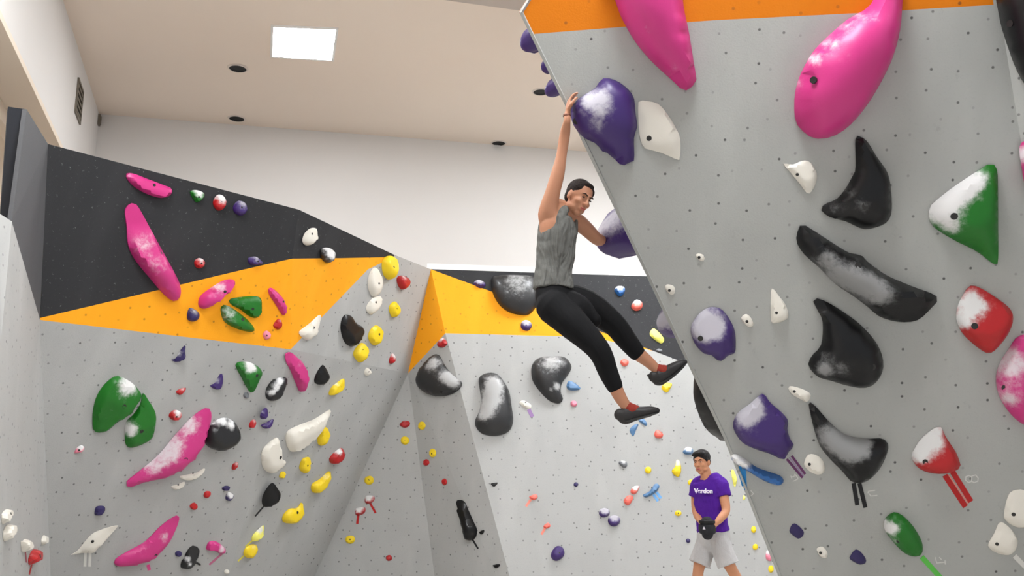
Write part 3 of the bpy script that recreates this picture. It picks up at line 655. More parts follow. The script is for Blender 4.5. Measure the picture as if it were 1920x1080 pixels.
# between left and centre walls
hold(F3, 'red', 'D2', [(235,745),(270,715),(320,720),(325,755),(285,778),(245,765)], 'red hold above a small yellow ring hold left of the wall fold', .5, top=.2)
hold(F3, 'yellow', 'D2', (283,893,40,38), 'yellow ring hold below the red hold left of the wall fold', .4, (283,893))
hold(F4, 'yellow', 'D2', (432,760,33,38), 'upper small yellow hold on the shaded fold of the wall', .4, (430,765))
hold(F4, 'yellow', 'D2', (530,1005,32,40), 'lower small yellow hold on the shaded fold of the wall', .4, (525,1012))
hold(F4, 'red', 'D3', (443,122,25,28), 'upper small red hold on the shaded fold of the wall', .5)
hold(F4, 'red', 'D3', (597,287,22,28), 'lower small red hold on the shaded fold of the wall', .5)
hold(F6, 'red', 'D1', [(492,770),(530,718),(572,760),(540,795),(505,790)], 'red hold at the lower corner of the orange patch on centre wall', .5, top=.4)
hold(F4, 'black', 'D3', [(690,455),(715,440),(755,455),(790,530),(830,620),(860,690),(850,755),(810,782),(775,770),(760,700),(740,620),(710,530)], 'long black sausage hold on the wall fold with a tape tail', .4, cuts=1)
tape(F4, 'black', 'D3', (835,768), (885,850), 14, 'black tape strip below the long black sausage hold')
hold(F6, 'black', 'D3', [(890,710),(930,690),(930,715),(908,730)], 'tiny black hold beside the long black sausage hold', .5)
hold(F6, 'black', 'D3', [(1005,990),(1060,980),(1065,995),(1035,1015)], 'tiny black hold at the bottom below the long black sausage', .5)
hold(F5, 'black', 'D3', [(990,300),(1045,290),(1045,305),(1018,325)], 'tiny black hold below the tall kidney shaped black volume', .5)
# centre wall volumes; their chalk blobs also paint in a broad grey sheen
vg = 'glossy black volumes on the centre wall'
hold(F6, 'gloss', 'D2', [(370,340),(400,260),(470,170),(530,118),(575,125),(610,190),(650,250),(720,320),(775,360),(775,400),(730,450),(650,485),(560,492),(470,470),(400,420),(372,380)], 'glossy black bean volume below the orange corner, leftmost of three', .32, (600,455), [(640,310,70,1),(520,200,80,.8),(700,370,50,1)], vg, 'climbing_volume', 0, .55, cat='climbing volume', res=15)
hold(F5, 'gloss', 'D2', [(950,350),(965,305),(1040,275),(1120,290),(1180,360),(1225,450),(1250,600),(1262,700),(1240,780),(1180,825),(1080,842),(980,820),(925,760),(920,700),(955,620),(970,520),(960,420)], 'tall glossy black kidney volume with chalk and painted grey sheen in the middle, between two others', .32, None, [(1090,380,95,1),(1060,520,95,1.1),(1010,640,70,1.1)], vg, 'climbing_volume', 0, .55, cat='climbing volume', res=15)
hold(F5, 'gloss', 'D2', [(1425,260),(1440,190),(1500,140),(1600,130),(1720,135),(1775,190),(1785,240),(1750,300),(1700,370),(1690,450),(1710,510),(1690,545),(1650,550),(1580,520),(1500,440),(1440,350)], 'glossy black comma shaped volume left of the climber\'s legs', .32, (1535,425), [(1600,180,120,.75),(1660,400,35,1),(1600,430,20,.7)], vg, 'climbing_volume', 0, .55, cat='climbing volume', res=15)
hold(F5, 'gloss', 'D1', [(930,240),(1000,225),(1100,225),(1260,240),(1285,340),(1280,450),(1220,525),(1150,532),(1060,510),(990,460),(940,380),(920,300)], 'large dark volume on the black band behind the climber\'s hips', .3, None, [(1120,290,130,.6)], vg, 'climbing_volume', 0, .55, cat='climbing volume', res=15)
hold(F5, 'purple', 'D1', [(780,290),(820,265),(870,290),(870,320),(830,330),(795,310)], 'pale purple hold at the black and orange border of centre wall', .5, None, top=.8)
hold(F5, 'purple', 'D1', (1192,622,46,42), 'round chalky purple hold on the orange band of centre wall', .4, (1192,622), top=.8)
hold(F5, 'steel', 'D2', [(1740,400),(1760,355),(1810,370),(1868,420),(1830,438),(1760,435)], 'blue grey hold beside the comma shaped black volume', .4, cuts=2)
hold(F5, 'rose', 'D2', (1805,560,32,28), 'small pink ball hold under the comma shaped black volume', .5)
hold(F5, 'white', 'D2', [(1315,555),(1350,530),(1420,570),(1410,605),(1370,600)], 'flat white start hold between the black volumes with purple tape', .3, (1370,548))
tape(F5, 'lilac', 'D2', (1398,612), (1432,680), 34, 'purple tape strip below the flat white start hold')
hold(F5, 'steel', 'D4', [(850,690),(900,675),(935,720),(925,748),(880,720)], 'blue hold just under the climber\'s lower shoe', .4)
hold(F5, 'steel', 'D4', [(760,790),(800,740),(850,730),(820,800),(795,850)], 'narrow blue hold below the heel of the lower shoe', .4, cuts=2)
hold(F5, 'salmon', 'D4', [(1010,830),(1040,785),(1100,830),(1080,870),(1030,868)], 'salmon hold right below the climber\'s lower foot', .5)
hold(F5, 'salmon', 'D4', [(665,100),(700,68),(750,90),(740,130),(700,145)], 'salmon hold seen between the climber\'s legs', .5)
hold(F5, 'yellow', 'D4', [(1085,350),(1120,310),(1190,320),(1170,370),(1135,410),(1090,375)], 'yellow hold just under the climber\'s upper shoe', .4)
hold(F5, 'steel', 'D4', [(1300,1010),(1340,960),(1400,980),(1395,1030),(1330,1035)], 'blue and white hold left of the man\'s hair', .45, top=.9)
hold(F5, 'slate', 'D5', [(540,125),(565,105),(610,120),(610,155),(580,165)], 'grey hold alone low on the centre wall', .45, top=.5)
hold(F5, 'yellow', 'D5', (790,185,28,30), 'small yellow hold above the blue crescent start hold', .4)
hold(F5, 'yellow', 'D5', [(990,190),(1015,160),(1030,100),(1055,110),(1070,180),(1050,240),(1010,225)], 'bright yellow pointed hold left of the man\'s face', .4, top=.5)
hold(F5, 'yellow', 'D5', (1150,290,26,25), 'yellow hold peeking out at the man\'s shoulder', .4)
hold(F5, 'salmon', 'D5', [(640,370),(665,325),(715,320),(705,360),(675,390)], 'upper chalky salmon hold of a diagonal pair', .5, top=.8)
hold(F5, 'salmon', 'D5', [(585,440),(620,400),(665,410),(640,470),(605,480)], 'lower salmon red hold of a diagonal pair', .5)
hold(F5, 'steel', 'D5', [(745,395),(800,365),(850,300),(885,315),(870,355),(820,395),(770,415)], 'dark blue crescent start hold with two blue tape strips', .45, (825,330))
tape(F5, 'sky', 'D5', (832,392), (872,448), 22, 'left light blue tape strip under the blue crescent start hold')
tape(F5, 'sky', 'D5', (858,372), (898,425), 22, 'right light blue tape strip under the blue crescent start hold')
hold(F5, 'navy', 'D5', (180,307,20,19), 'tiny dark blue round hold alone on the centre wall', .5)
hold(F5, 'navy', 'D5', (1127,782,19,19), 'tiny dark blue round hold left of the man\'s hip', .5)
hold(F5, 'purple', 'D5', (420,545,49,40), 'left chalky purple ball hold of a touching pair', .5, None, top=1.0)
hold(F5, 'purple', 'D5', (503,612,52,49), 'right purple ball hold of a touching pair', .5, None, top=.7)
hold(F5, 'yellow', 'D5', (1043,550,27,25), 'small yellow ring hold left of the man\'s chest', .4, (1043,550))
hold(F5, 'purple', 'D3', [(1500,915),(1515,860),(1555,825),(1600,840),(1615,890),(1590,930),(1540,950)], 'large purple ball hold low on the centre wall', .5, (1570,885))
hold(F5, 'salmon', 'D3', [(1315,410),(1375,390),(1385,420),(1350,440)], 'upper small salmon start hold with tape on centre wall', .5)
tape(F5, 'salmon', 'D3', (1330,432), (1288,492), 20, 'salmon tape strip under the upper small salmon start hold')
hold(F5, 'salmon', 'D3', [(1435,660),(1475,630),(1495,660),(1460,680)], 'lower small salmon start hold with tape on centre wall', .5)
tape(F5, 'salmon', 'D3', (1450,675), (1418,730), 20, 'salmon tape strip under the lower small salmon start hold')
hold(F5, 'blue', 'D7', [(100,190),(130,160),(185,170),(185,215),(150,250),(110,215)], 'blue hold on the black band right of the climber', .5, top=.6)
hold(F5, 'salmon', 'D7', [(245,320),(285,275),(335,300),(330,350),(285,370),(250,350)], 'chalky salmon hold on the black band right of the climber', .5, None, top=.6)
hold(F5, 'lemon', 'D7', [(400,575),(435,520),(518,605),(490,645)], 'pale yellow square hold on the black band above the climber\'s foot', .3, cuts=2)
hold(F5, 'slate', 'D7', [(450,705),(475,690),(505,705),(485,722)], 'tiny grey hold on the black band edge above the upper shoe', .4)
hold(F5, 'lemon', 'D8', [(545,265),(565,255),(590,330),(570,385)], 'pale yellow sliver hold right of the man\'s shoulder', .4)
hold(F5, 'lemon', 'D8', (645,470,10,20), 'tiny yellow hold below the blue tape at the wall edge', .4)
hold(F5, 'yellow', 'D8', (720,717,20,27), 'upper yellow hold right of the man\'s shirt hem', .4)
hold(F5, 'yellow', 'D8', (733,853,21,25), 'yellow hold right of the man\'s shorts pocket', .4)
hold(F5, 'rose', 'D8', [(825,880),(850,885),(858,960),(820,950),(815,910)], 'pink chalky hold at the edge of the right wall by the man', .4, top=.6)
hold(F5, 'yellow', 'D8', (855,1025,22,28), 'lowest yellow hold right of the man\'s legs', .4)
# right wall
hold(RW, 'pink', 'E4', [(640,-200),(680,-80),(715,-20),(750,80),(790,160),(850,260),(950,380),(1080,500),(1165,570),(1235,510),(1225,420),(1190,200),(1160,60),(1140,-80),(1100,-200)], 'big pink fang hold pointing down from the orange band', .4, (1127,488), [(920,180,50,.35),(1100,420,35,.3)], cuts=0, ridge=[(1000,200,0,.8)], skew=(.1,.1))
hold(RW, 'purple', 'E4', [(440,690),(470,640),(530,595),(595,553),(640,495),(720,505),(800,560),(840,620),(848,700),(860,800),(840,870),(840,1015),(800,1030),(765,1050),(720,1010),(660,960),(635,955),(600,910),(520,870),(460,800),(440,740)], 'big purple blob hold with chalk, at the climber\'s raised hand', .36, (468,765), [(560,640,90,.75),(660,690,80,.45),(600,800,60,.4),(640,600,60,.4)], cuts=0)
hold(RW, 'white', 'E4', [(868,645),(900,637),(990,655),(1050,720),(1100,800),(1133,880),(1128,1010),(1090,1000),(1020,970),(950,950),(905,935),(880,880),(868,780)], 'large cream fin hold right of the big purple blob', .2, (935,875), cuts=2)
hold(RW, 'pink', 'E5', [(940,-160),(830,30),(680,120),(560,220),(420,360),(330,520),(290,640),(280,760),(290,870),(340,940),(400,985),(480,998),(580,970),(700,880),(820,730),(930,540),(1000,380),(1045,200),(1058,40),(1060,-120)], 'huge pink oval hold below the orange band', .4, (405,575), [(440,420,55,.75),(540,300,60,.7),(660,190,60,.65),(790,90,60,.6),(330,600,50,.45),(900,130,70,.25),(600,420,60,.2)], cuts=0, p=.5)  # pale blobs paint the lighter left bevel into the colour
hold(RW, 'white', 'E6', [(140,190),(190,195),(240,175),(280,180),(315,230),(318,280),(300,325),(270,350),(230,300),(180,240)], 'cream shark tooth hold under the huge pink oval', .25, (213,248), cuts=2)
hold(RW, 'black', 'E6', [(530,60),(545,42),(590,70),(640,150),(700,240),(718,330),(722,440),(700,500),(640,530),(570,540),(480,500),(390,475),(345,435),(370,405),(430,380),(480,320),(510,265),(530,220)], 'black shark fin hold right under the huge pink oval', .36, (570,415), [(480,320,50,.5),(410,430,50,.5),(560,410,50,.4)], cuts=0, ridge=[(500,330,200,1.6),(600,250,20,.8)], p=.55)
hold(RW, 'black', 'E6', [(215,590),(240,518),(300,545),(400,610),(500,670),(560,680),(600,720),(700,790),(840,850),(970,905),(930,970),(860,1030),(760,1038),(660,1010),(600,960),(520,900),(430,840),(340,750),(260,680),(220,620)], 'long black banana hold slanting across the right wall', .4, (537,733), [(450,790,80,.9),(560,830,80,.9),(660,880,80,.8),(370,700,60,.7)], cuts=0, ridge=[(600,890,285,1.8)], p=.55)
hold(RW, 'white', 'E6', [(75,870),(90,862),(120,900),(150,940),(168,1000),(150,1025),(85,1042),(72,1000)], 'slim cream tooth hold left of the second black fin', .3, (102,985))
hold(RW, 'green', 'E6', [(925,440),(940,410),(1050,320),(1200,220),(1240,195),(1275,200),(1290,260),(1292,500),(1290,720),(1260,720),(1180,660),(1060,600),(950,530),(925,480)], 'big green triangular hold with chalked left corner', .34, (1047,470), [(990,430,90,1.1),(1100,330,80,1.0),(1190,270,60,.8),(1040,530,50,.5)], cuts=1, p=.6)
hold(RW, 'black', 'E7', [(620,90),(640,70),(700,90),(800,150),(920,240),(1020,360),(1055,470),(1040,550),(990,610),(920,628),(820,610),(720,580),(650,560),(600,510),(590,470),(620,420),(670,360),(680,220),(650,150)], 'black fin hold with curled lip in the middle of the right wall', .38, (980,490), [(690,520,50,.9),(800,500,50,.5),(700,430,40,.4)], cuts=0, ridge=[(720,430,215,1.2)], p=.55)
hold(RW, 'red', 'E7', [(1510,170),(1530,90),(1590,-5),(1650,0),(1750,60),(1840,130),(1862,200),(1830,290),(1760,380),(1710,410),(1650,380),(1560,300),(1520,230)], 'red hold with a white chalked face near the right edge', .36, (1615,237), [(1610,120,90,1.1),(1550,220,50,.7)], cuts=1)
hold(RW, 'pink', 'E7', [(1760,560),(1790,460),(1850,370),(1880,320),(1940,295),(2020,320),(2080,450),(2090,650),(2040,800),(1970,860),(1920,850),(1850,790),(1780,680)], 'pale chalky pink hold cut off by the right edge', .34, (1818,630), [(1850,480,110,.8),(1830,700,80,.6)], cuts=1)
hold(RW, 'purple', 'D7', [(745,550),(760,480),(830,390),(920,345),(1010,370),(1080,460),(1120,560),(1125,700),(1110,740),(1060,755),(1010,800),(970,795),(920,750),(860,740),(790,670),(760,610)], 'purple hold with a chalked dome and dark lower lip near the wall edge', .38, (825,605), [(900,480,130,1.1),(830,560,70,.8),(960,560,70,.5)], cuts=1)
hold(RW, 'white', 'D7', [(530,190),(540,150),(600,165),(610,220),(575,238)], 'small cream hold by the arete above the climber\'s foot', .35, (563,200))
hold(RW, 'white', 'D7', [(1170,430),(1210,400),(1250,430),(1275,490),(1240,510),(1190,480)], 'small cream hold right of the chalked purple hold', .35, (1217,462))
hold(RW, 'white', 'D6', [(1005,690),(1020,665),(1070,675),(1085,720),(1050,735)], 'small cream hold highest and alone left of the banana hold', .35, (1035,700))
hold(RW, 'purple', 'E7', [(120,840),(150,780),(220,730),(275,680),(310,665),(350,720),(420,780),(460,830),(455,880),(470,940),(495,985),(460,1027),(430,1072),(350,1037),(270,1012),(190,977),(145,930),(120,880)], 'purple start hold with chalky left side and two purple tape strips', .38, (152,905), [(200,790,90,1.0),(260,740,60,.6)], cuts=1)
tape(RW, 'purple', 'E8', (448,135), (545,250), 15, 'left dark purple tape strip of the purple start hold')
tape(RW, 'purple', 'E8', (478,115), (562,228), 15, 'right dark purple tape strip of the purple start hold')
tape(RW, 'lilac', 'E8', (463,125), (553,240), 6, 'light purple tape strip between the two dark purple ones')
hold(RW, 'black', 'E7', [(590,730),(600,718),(640,750),(720,840),(820,920),(950,945),(1050,945),(1085,987),(1060,1077),(1010,1157),(940,1212),(860,1212),(800,1147),(720,1067),(660,987),(620,870)], 'black sickle start hold with grey chalk and two black tape strips', .38, (785,1105), [(720,930,80,.9),(820,1000,80,1.0),(900,990,70,.9),(950,940,50,.6)], cuts=0, ridge=[(800,1020,250,.9)], p=.55)
tape(RW, 'black', 'E8', (862,285), (885,420), 26, 'left black tape strip below the black sickle start hold')
tape(RW, 'black', 'E8', (898,285), (935,435), 26, 'right black tape strip below the black sickle start hold')
hold(RW, 'white', 'E7', [(458,625),(470,610),(520,620),(570,640),(597,665),(575,710),(530,690),(480,660)], 'cream hold at the upper tip of the black sickle', .3, (495,643))
hold(RW, 'red', 'E7', [(1250,1000),(1300,930),(1400,865),(1440,930),(1500,1020),(1525,1080),(1530,1115),(1490,1145),(1400,1160),(1300,1140),(1250,1100),(1228,1050)], 'red start hold with chalky top and wide red tape', .36, (1308,1080), [(1340,960,90,1.0),(1270,1040,60,.9),(1400,900,40,.5)], cuts=1)
tape(RW, 'red', 'E8', (1428,235), (1556,430), 34, 'left red tape strip below the red start hold')
tape(RW, 'red', 'E8', (1474,210), (1590,398), 34, 'right red tape strip below the red start hold')
tape(RW, 'salmon', 'E8', (1450,232), (1574,412), 5, 'thin pale line of tape between the two red strips')
hold(RW, 'green', 'E8', [(1060,520),(1110,475),(1160,485),(1230,550),(1285,640),(1297,700),(1280,740),(1230,745),(1170,715),(1100,640),(1060,580)], 'dark green oval start hold with chalky left side', .4, (1140,643), [(1090,570,50,1.0),(1120,660,30,.5)], cuts=0)
tape(RW, 'green', 'E8', (1285,742), (1405,875), 32, 'bright green tape strip below the dark green start hold')
hold(RW, 'white', 'E8', [(555,170),(580,110),(640,115),(680,160),(685,210),(650,235),(600,220),(565,190)], 'round cream hold right of the purple tape strips', .3, (588,167))
hold(RW, 'navy', 'E8', [(465,580),(495,535),(555,590),(525,632),(480,605)], 'small dark purple hold low near the arete, left of its twin', .4, cuts=2)
hold(RW, 'navy', 'E8', [(838,750),(880,698),(930,740),(940,780),(900,792),(850,765)], 'small dark purple hold low left of the green start hold', .4, cuts=2)
hold(RW, 'white', 'E8', [(635,690),(670,680),(700,715),(695,750),(660,745),(640,715)], 'small cream hold between the two small dark purple holds', .35, (657,718))
hold(RW, 'white', 'E8', [(1705,660),(1740,600),(1775,530),(1830,560),(1870,610),(1885,660),(1860,720),(1810,735),(1740,715),(1705,685)], 'cream start hold with cream tape at the lower right corner', .3, (1752,662))
tape(RW, 'white', 'E8', (1860,735), (1940,815), 30, 'cream tape strip below the cream start hold at the lower right')
hold(RW, 'white', 'E8', [(1800,480),(1830,360),(1880,330),(1940,340),(1980,420),(1960,540),(1900,565),(1840,545),(1805,510)], 'cream hold cut off by the right edge above the cream start hold', .3, (1855,478))
hold(RW, 'blue', 'E8', [(105,120),(125,108),(170,125),(260,190),(340,220),(410,245),(430,270),(420,295),(380,300),(300,270),(210,215),(130,165),(105,140)], 'long slim blue rail hold at the arete right of the man, chalky left end', .5, None, [(140,130,50,1),(200,165,45,.8)], cuts=0)
tape(RW, 'blue', 'E8', (152,180), (182,300), 28, 'left blue tape strip below the slim blue rail hold')
tape(RW, 'blue', 'E8', (184,195), (192,325), 18, 'right blue tape strip below the slim blue rail hold')
hold(RF, 'black', 'PX', [(1866,-60),(1870,25),(1888,90),(1908,140),(1935,175),(1990,190),(2040,120),(2030,-40),(1950,-90)], 'huge black hold cut off at the top right corner', .36, (1893,44), cuts=0)
hold(RF, 'pink', 'PX', [(1911,275),(1930,262),(1960,280),(1965,340),(1940,372),(1922,350),(1915,315)], 'pink hold barely in view at the right edge under the black one', .35, None, [(1915,290,20,.9)])
# faint grade marks
mark(RW, (1460,870,18), [[(410,400),(440,480)],[(540,340),(640,450),(650,500)],[(480,580),(660,500)],[(440,440),(540,400)]], 1.6, 'faint white scribble left of the purple tape strips')
mark(RW, (1590,880,13.5), [[(505,600),(520,550),(680,530)],[(540,620),(570,670),(735,655)]], 1.8, 'faint white scribble right of the black tape strips')
mark(RW, (1780,860,15.43), [[(560,490),(480,520),(470,620),(550,690),(640,660),(650,520),(560,490)],[(650,500),(760,470),(830,560),(820,650),(720,690),(650,660)]], 1.8, 'faint white double loop mark right of the red tape strips')
mark(RW, (1730,1020,18), [[(430,450),(450,560),(480,640),(760,610)],[(560,450),(630,520)],[(750,560),(760,680)]], 1.8, 'faint white scribble right of the green tape strip')
mark(RW, (1370,840,9.815), [[(370,780),(420,840),(370,880)]], 1.5, 'faint white scribble right of the blue tape strips')
# holds on the hidden side face, seen past the arete
def side_hold(col, yc, ry, prot, label, kind='climbing_hold', cat='climbing hold', chalk=(), back=1.15, res=9, p=.5):
    # arete point and along direction at image height yc
    for i in range(len(AR)-1):
        ya = [22, 201, 500, 684, 820, 950, 1080, 1200, 1250]
        if ya[i] <= yc <= ya[i+1]:
            t = (yc-ya[i])/(ya[i+1]-ya[i]); a = AR[i].lerp(AR[i+1], t)
    al = (AR[6]-AR[0]).normalized(); n = SD.n; dd = al.cross(n).normalized()
    if dd.dot(D) < 0: dd = -dd
    mpp = a.y/F; rA = ry*mpp; H = prot*mpp*1.9; bw = min(rA*back, .4)
    _seed[0] += 1; rr = random.Random(_seed[0])
    # local axes: x = back from the arete, y = up along it
    ua = -al; c = a+dd*(bw*1.0+.012)-n*0.0
    loc = [(bw*math.cos(t)*rr.uniform(.95, 1), rA*math.sin(t)*rr.uniform(.95, 1.02)) for t in [i*math.pi/6 for i in range(12)]]
    X_, Y_ = dd, ua
    if X_.cross(Y_).dot(n) < 0: Y_ = -Y_; 
    mw = Matrix(((X_.x, Y_.x, n.x, c.x), (X_.y, Y_.y, n.y, c.y), (X_.z, Y_.z, n.z, c.z), (0, 0, 0, 1)))
    sgn = 1 if Y_.z > 0 else -1
    bm, size, ch = hold_mesh(loc, H, p, res, 0, _seed[0], chalk=[(cx*bw, sgn*cy*rA, cr*rA, cs) for cx, cy, cr, cs in chalk], rim=.1, skew=(-.25, -.25*sgn))
    o = mesh_obj(kind, bm, HC[col], smooth=True, mw=mw, sharp=math.radians(40))
    at = o.data.attributes.new('chalk', 'FLOAT', 'POINT'); at.data.foreach_set('value', ch)
    return tag(o, label, cat, 'holds on the hidden side face')
side_hold('purple', 70, 30, 26, 'topmost purple hold bulging past the left edge of right wall')
side_hold('purple', 123, 18, 12, 'smallest purple hold at the wall edge, between two purple ones')
side_hold('purple', 160, 21, 22, 'purple hold at the wall edge next to a black downlight')
side_hold('purple', 438, 58, 55, 'big purple side hold gripped by the climber\'s lower hand', chalk=[(-.6,.6,.6,.9)])
side_hold('purple', 612, 36, 24, 'purple hold with chalky rim behind the wall edge near the foot', chalk=[(-.8,.5,.7,1)])
side_hold('black', 772, 82, 24, 'long black hold behind the wall edge above the man', back=.5)
# ------------------------------------------------------------------ people
def fabric(name, col, rough=0.85, fold=0.5, sc=9.0, st=(1, 1, .35), var=0.12, fine=150):
    m, ns, L, p = newmat(name)
    tc = N(ns, 'ShaderNodeTexCoord'); mp = N(ns, 'ShaderNodeMapping'); mp.inputs['Scale'].default_value = st; L.new(tc.outputs['Object'], mp.inputs[0])
    a = N(ns, 'ShaderNodeTexNoise'); a.inputs['Scale'].default_value = sc; a.inputs['Detail'].default_value = 3; a.inputs['Distortion'].default_value = 1.2; L.new(mp.outputs[0], a.inputs['Vector'])
    f = N(ns, 'ShaderNodeTexNoise'); f.inputs['Scale'].default_value = fine; f.inputs['Detail'].default_value = 2; L.new(tc.outputs['Object'], f.inputs['Vector'])
    mx = N(ns, 'ShaderNodeMix', data_type='RGBA'); L.new(f.outputs[0], mx.inputs[0])
    mx.inputs[6].default_value = tuple(c*(1-var) for c in col[:3])+(1,); mx.inputs[7].default_value = tuple(min(1, c*(1+var)) for c in col[:3])+(1,)
    L.new(mx.outputs[2], p.inputs['Base Color']); p.inputs['Roughness'].default_value = rough; p.inputs['Specular IOR Level'].default_value = 0.25
    b = N(ns, 'ShaderNodeBump'); b.inputs['Strength'].default_value = fold; b.inputs['Distance'].default_value = 0.03*(1+2*(fold > .8)); L.new(a.outputs[0], b.inputs['Height'])
    L.new(b.outputs[0], p.inputs['Normal']); return m
def skinmat(name, col):
    m = plain(name, col, 0.55, 0.35, 0.05, 14); p = m.node_tree.nodes['Principled BSDF']; p.inputs['Subsurface Weight'].default_value = 0.12; p.inputs['Subsurface Radius'].default_value = (0.02, 0.008, 0.004); return m
PM = dict(skinw=skinmat('skin_tan', srgb(178, 126, 98)), skinm=skinmat('skin_warm', srgb(196, 138, 104)),
          hairw=fabric('dark_brown_hair', srgb(34, 25, 21), 0.75, 0.5, 40, (1, .25, 1), .3), hairm=fabric('black_hair', srgb(24, 21, 22), 0.5, 0.6, 45, (1, .4, 1), .3),
          tank=fabric('heather_grey_jersey', srgb(104, 104, 100), 0.9, 0.9, 8, (1, 1, .3), .18), legg=fabric('black_stretch', srgb(12, 12, 14), 0.85, 0.3, 7),
          tee=fabric('purple_jersey', srgb(76, 26, 140), 0.85, 0.7, 8), shorts=fabric('pale_grey_cotton', srgb(186, 184, 184), 0.9, 0.8, 9),
          shoe=plain('dark_rubber_suede', srgb(34, 32, 32), 0.55, 0.4, 0.15, 30, .2), sole=plain('black_rubber', srgb(16, 16, 17), 0.5, 0.4), sock=fabric('rust_red_sock', srgb(140, 52, 42), 0.9, 0.3, 30),
          eye=plain('dark_eye', srgb(30, 20, 18), 0.2, 0.6), sclera=plain('eye_white', srgb(215, 205, 198), 0.3, 0.5), lip=plain('lip_skin', srgb(172, 92, 84), 0.5, 0.4), brow=plain('brow_hair', srgb(38, 28, 24), 0.8, 0.2),
          bag=fabric('black_bag_fabric', srgb(42, 42, 46), 0.8, 0.5, 20), logo=plain('white_print', srgb(225, 220, 230), 0.7, 0.3, 0.01), band=plain('brown_bracelet', srgb(110, 60, 40), 0.6), tee_print=plain('white_letter_print', srgb(238, 232, 245), 0.7, 0.3, 0.01), lace=plain('pale_lace', srgb(190, 170, 168), 0.8))
def tubem(bm, pts, rads, side=Vector((1, 0, 0)), n=18, k=4, caps=True):
    """pts Vectors, rads (r_side, r_other); rounded caps"""
    P = [np.array(p, float) for p in pts]; Rr = [np.array(r if hasattr(r, '__len__') else (r, r), float) for r in rads]
    def cr(Lx):
        E = [2*Lx[0]-Lx[1]]+Lx+[2*Lx[-1]-Lx[-2]]; out = []
        for i in range(1, len(E)-2):
            for s in range(k):
                t = s/k; p0, p1, p2, p3 = E[i-1:i+3]; out.append(0.5*((2*p1)+(p2-p0)*t+(2*p0-5*p1+4*p2-p3)*t*t+(3*p1-p0-3*p2+p3)*t**3))
        out.append(Lx[-1]); return out
    C = cr(P); Q = [np.maximum(q, 0.001) for q in cr(Rr)]
    if caps:
        t0 = (C[0]-C[1])/np.linalg.norm(C[0]-C[1]); t1 = (C[-1]-C[-2])/np.linalg.norm(C[-1]-C[-2]); r0 = Q[0].min(); r1 = Q[-1].min()
        a = [(C[0]+t0*r0*math.sin(x), Q[0]*math.cos(x)) for x in (1.35, 1.0, .5)]; b = [(C[-1]+t1*r1*math.sin(x), Q[-1]*math.cos(x)) for x in (.5, 1.0, 1.35)]
        C = [q[0] for q in a]+C+[q[0] for q in b]; Q = [q[1] for q in a]+Q+[q[1] for q in b]
    rings = []; sv = Vector(side)
    for i, (c, q) in enumerate(zip(C, Q)):
        t = Vector(C[min(i+1, len(C)-1)]-C[max(i-1, 0)]).normalized()
        s = (sv-t*sv.dot(t)); s = s.normalized() if s.length > .05 else t.orthogonal().normalized(); sv = s if s.dot(sv) > 0 else sv
        o = t.cross(s)
        rings.append([bm.verts.new(Vector(c)+s*(q[0]*math.cos(2*math.pi*j/n))+o*(q[1]*math.sin(2*math.pi*j/n))) for j in range(n)])
    for a, b in zip(rings, rings[1:]):
        for j in range(n): bm.faces.new((a[j], a[(j+1) % n], b[(j+1) % n], b[j]))
    bm.faces.new(rings[0][::-1]); bm.faces.new(rings[-1])
def ell(bm, mw, c, r, rot=None, seg=20):
    m = mw @ Matrix.Translation(c)
    if rot: m = m @ rot
    bmesh.ops.create_uvsphere(bm, u_segments=seg, v_segments=seg//2+2, radius=1, matrix=m @ Matrix.Diagonal((r[0], r[1], r[2], 1)))
def finish(name, bm, mat, org, parent=None, voxel=None, smooth=2, lab=None):
    bmesh.ops.recalc_face_normals(bm, faces=bm.faces); bmesh.ops.translate(bm, verts=bm.verts, vec=-org)
    o = mesh_obj(name, bm, mat, parent, smooth=True, mw=Matrix.Translation(org))
    if voxel:
        r = o.modifiers.new('join', 'REMESH'); r.mode = 'VOXEL'; r.voxel_size = voxel; r.use_smooth_shade = True
        if smooth: s = o.modifiers.new('smooth', 'SMOOTH'); s.iterations = smooth; s.factor = 0.5
    if lab: o['label'] = lab
    return o
def headframe(c, fwd, up=Vector((0, 0, 1)), s=1.0):
    y = fwd.normalized(); x = y.cross(up).normalized(); z = x.cross(y)
    return Matrix(((x.x, y.x, z.x, c.x), (x.y, y.y, z.y, c.y), (x.z, y.z, z.z, c.z), (0, 0, 0, 1))) @ Matrix.Scale(s, 4)
def head(bm, H, male=False):
    ell(bm, H, (0, -.012, .03), (.073, .092, .083)); ell(bm, H, (0, .018, -.022), (.060 if not male else .062, .068, .082))
    ell(bm, H, (0, .050, -.088), (.024 if not male else .029, .024, .022))
    for s in (-1, 1):
        ell(bm, H, (s*.034, .014, -.062), (.026 if not male else .030, .045, .028)); ell(bm, H, (s*.034, .056, -.020), (.022, .024, .022))
        ell(bm, H, (s*.074, -.004, -.006), (.010, .019, .030)); ell(bm, H, (s*.012, .092, -.024), (.008, .010, .008))
    ell(bm, H, (0, .076, .030), (.044, .012, .009)); ell(bm, H, (0, .074, -.056), (.026, .016, .018))
    tubem(bm, [H @ Vector(q) for q in ((0, .082, .022), (0, .093, .0), (0, .103, -.020))], [.0065, .008, .011], H.to_3x3() @ Vector((1, 0, 0)))
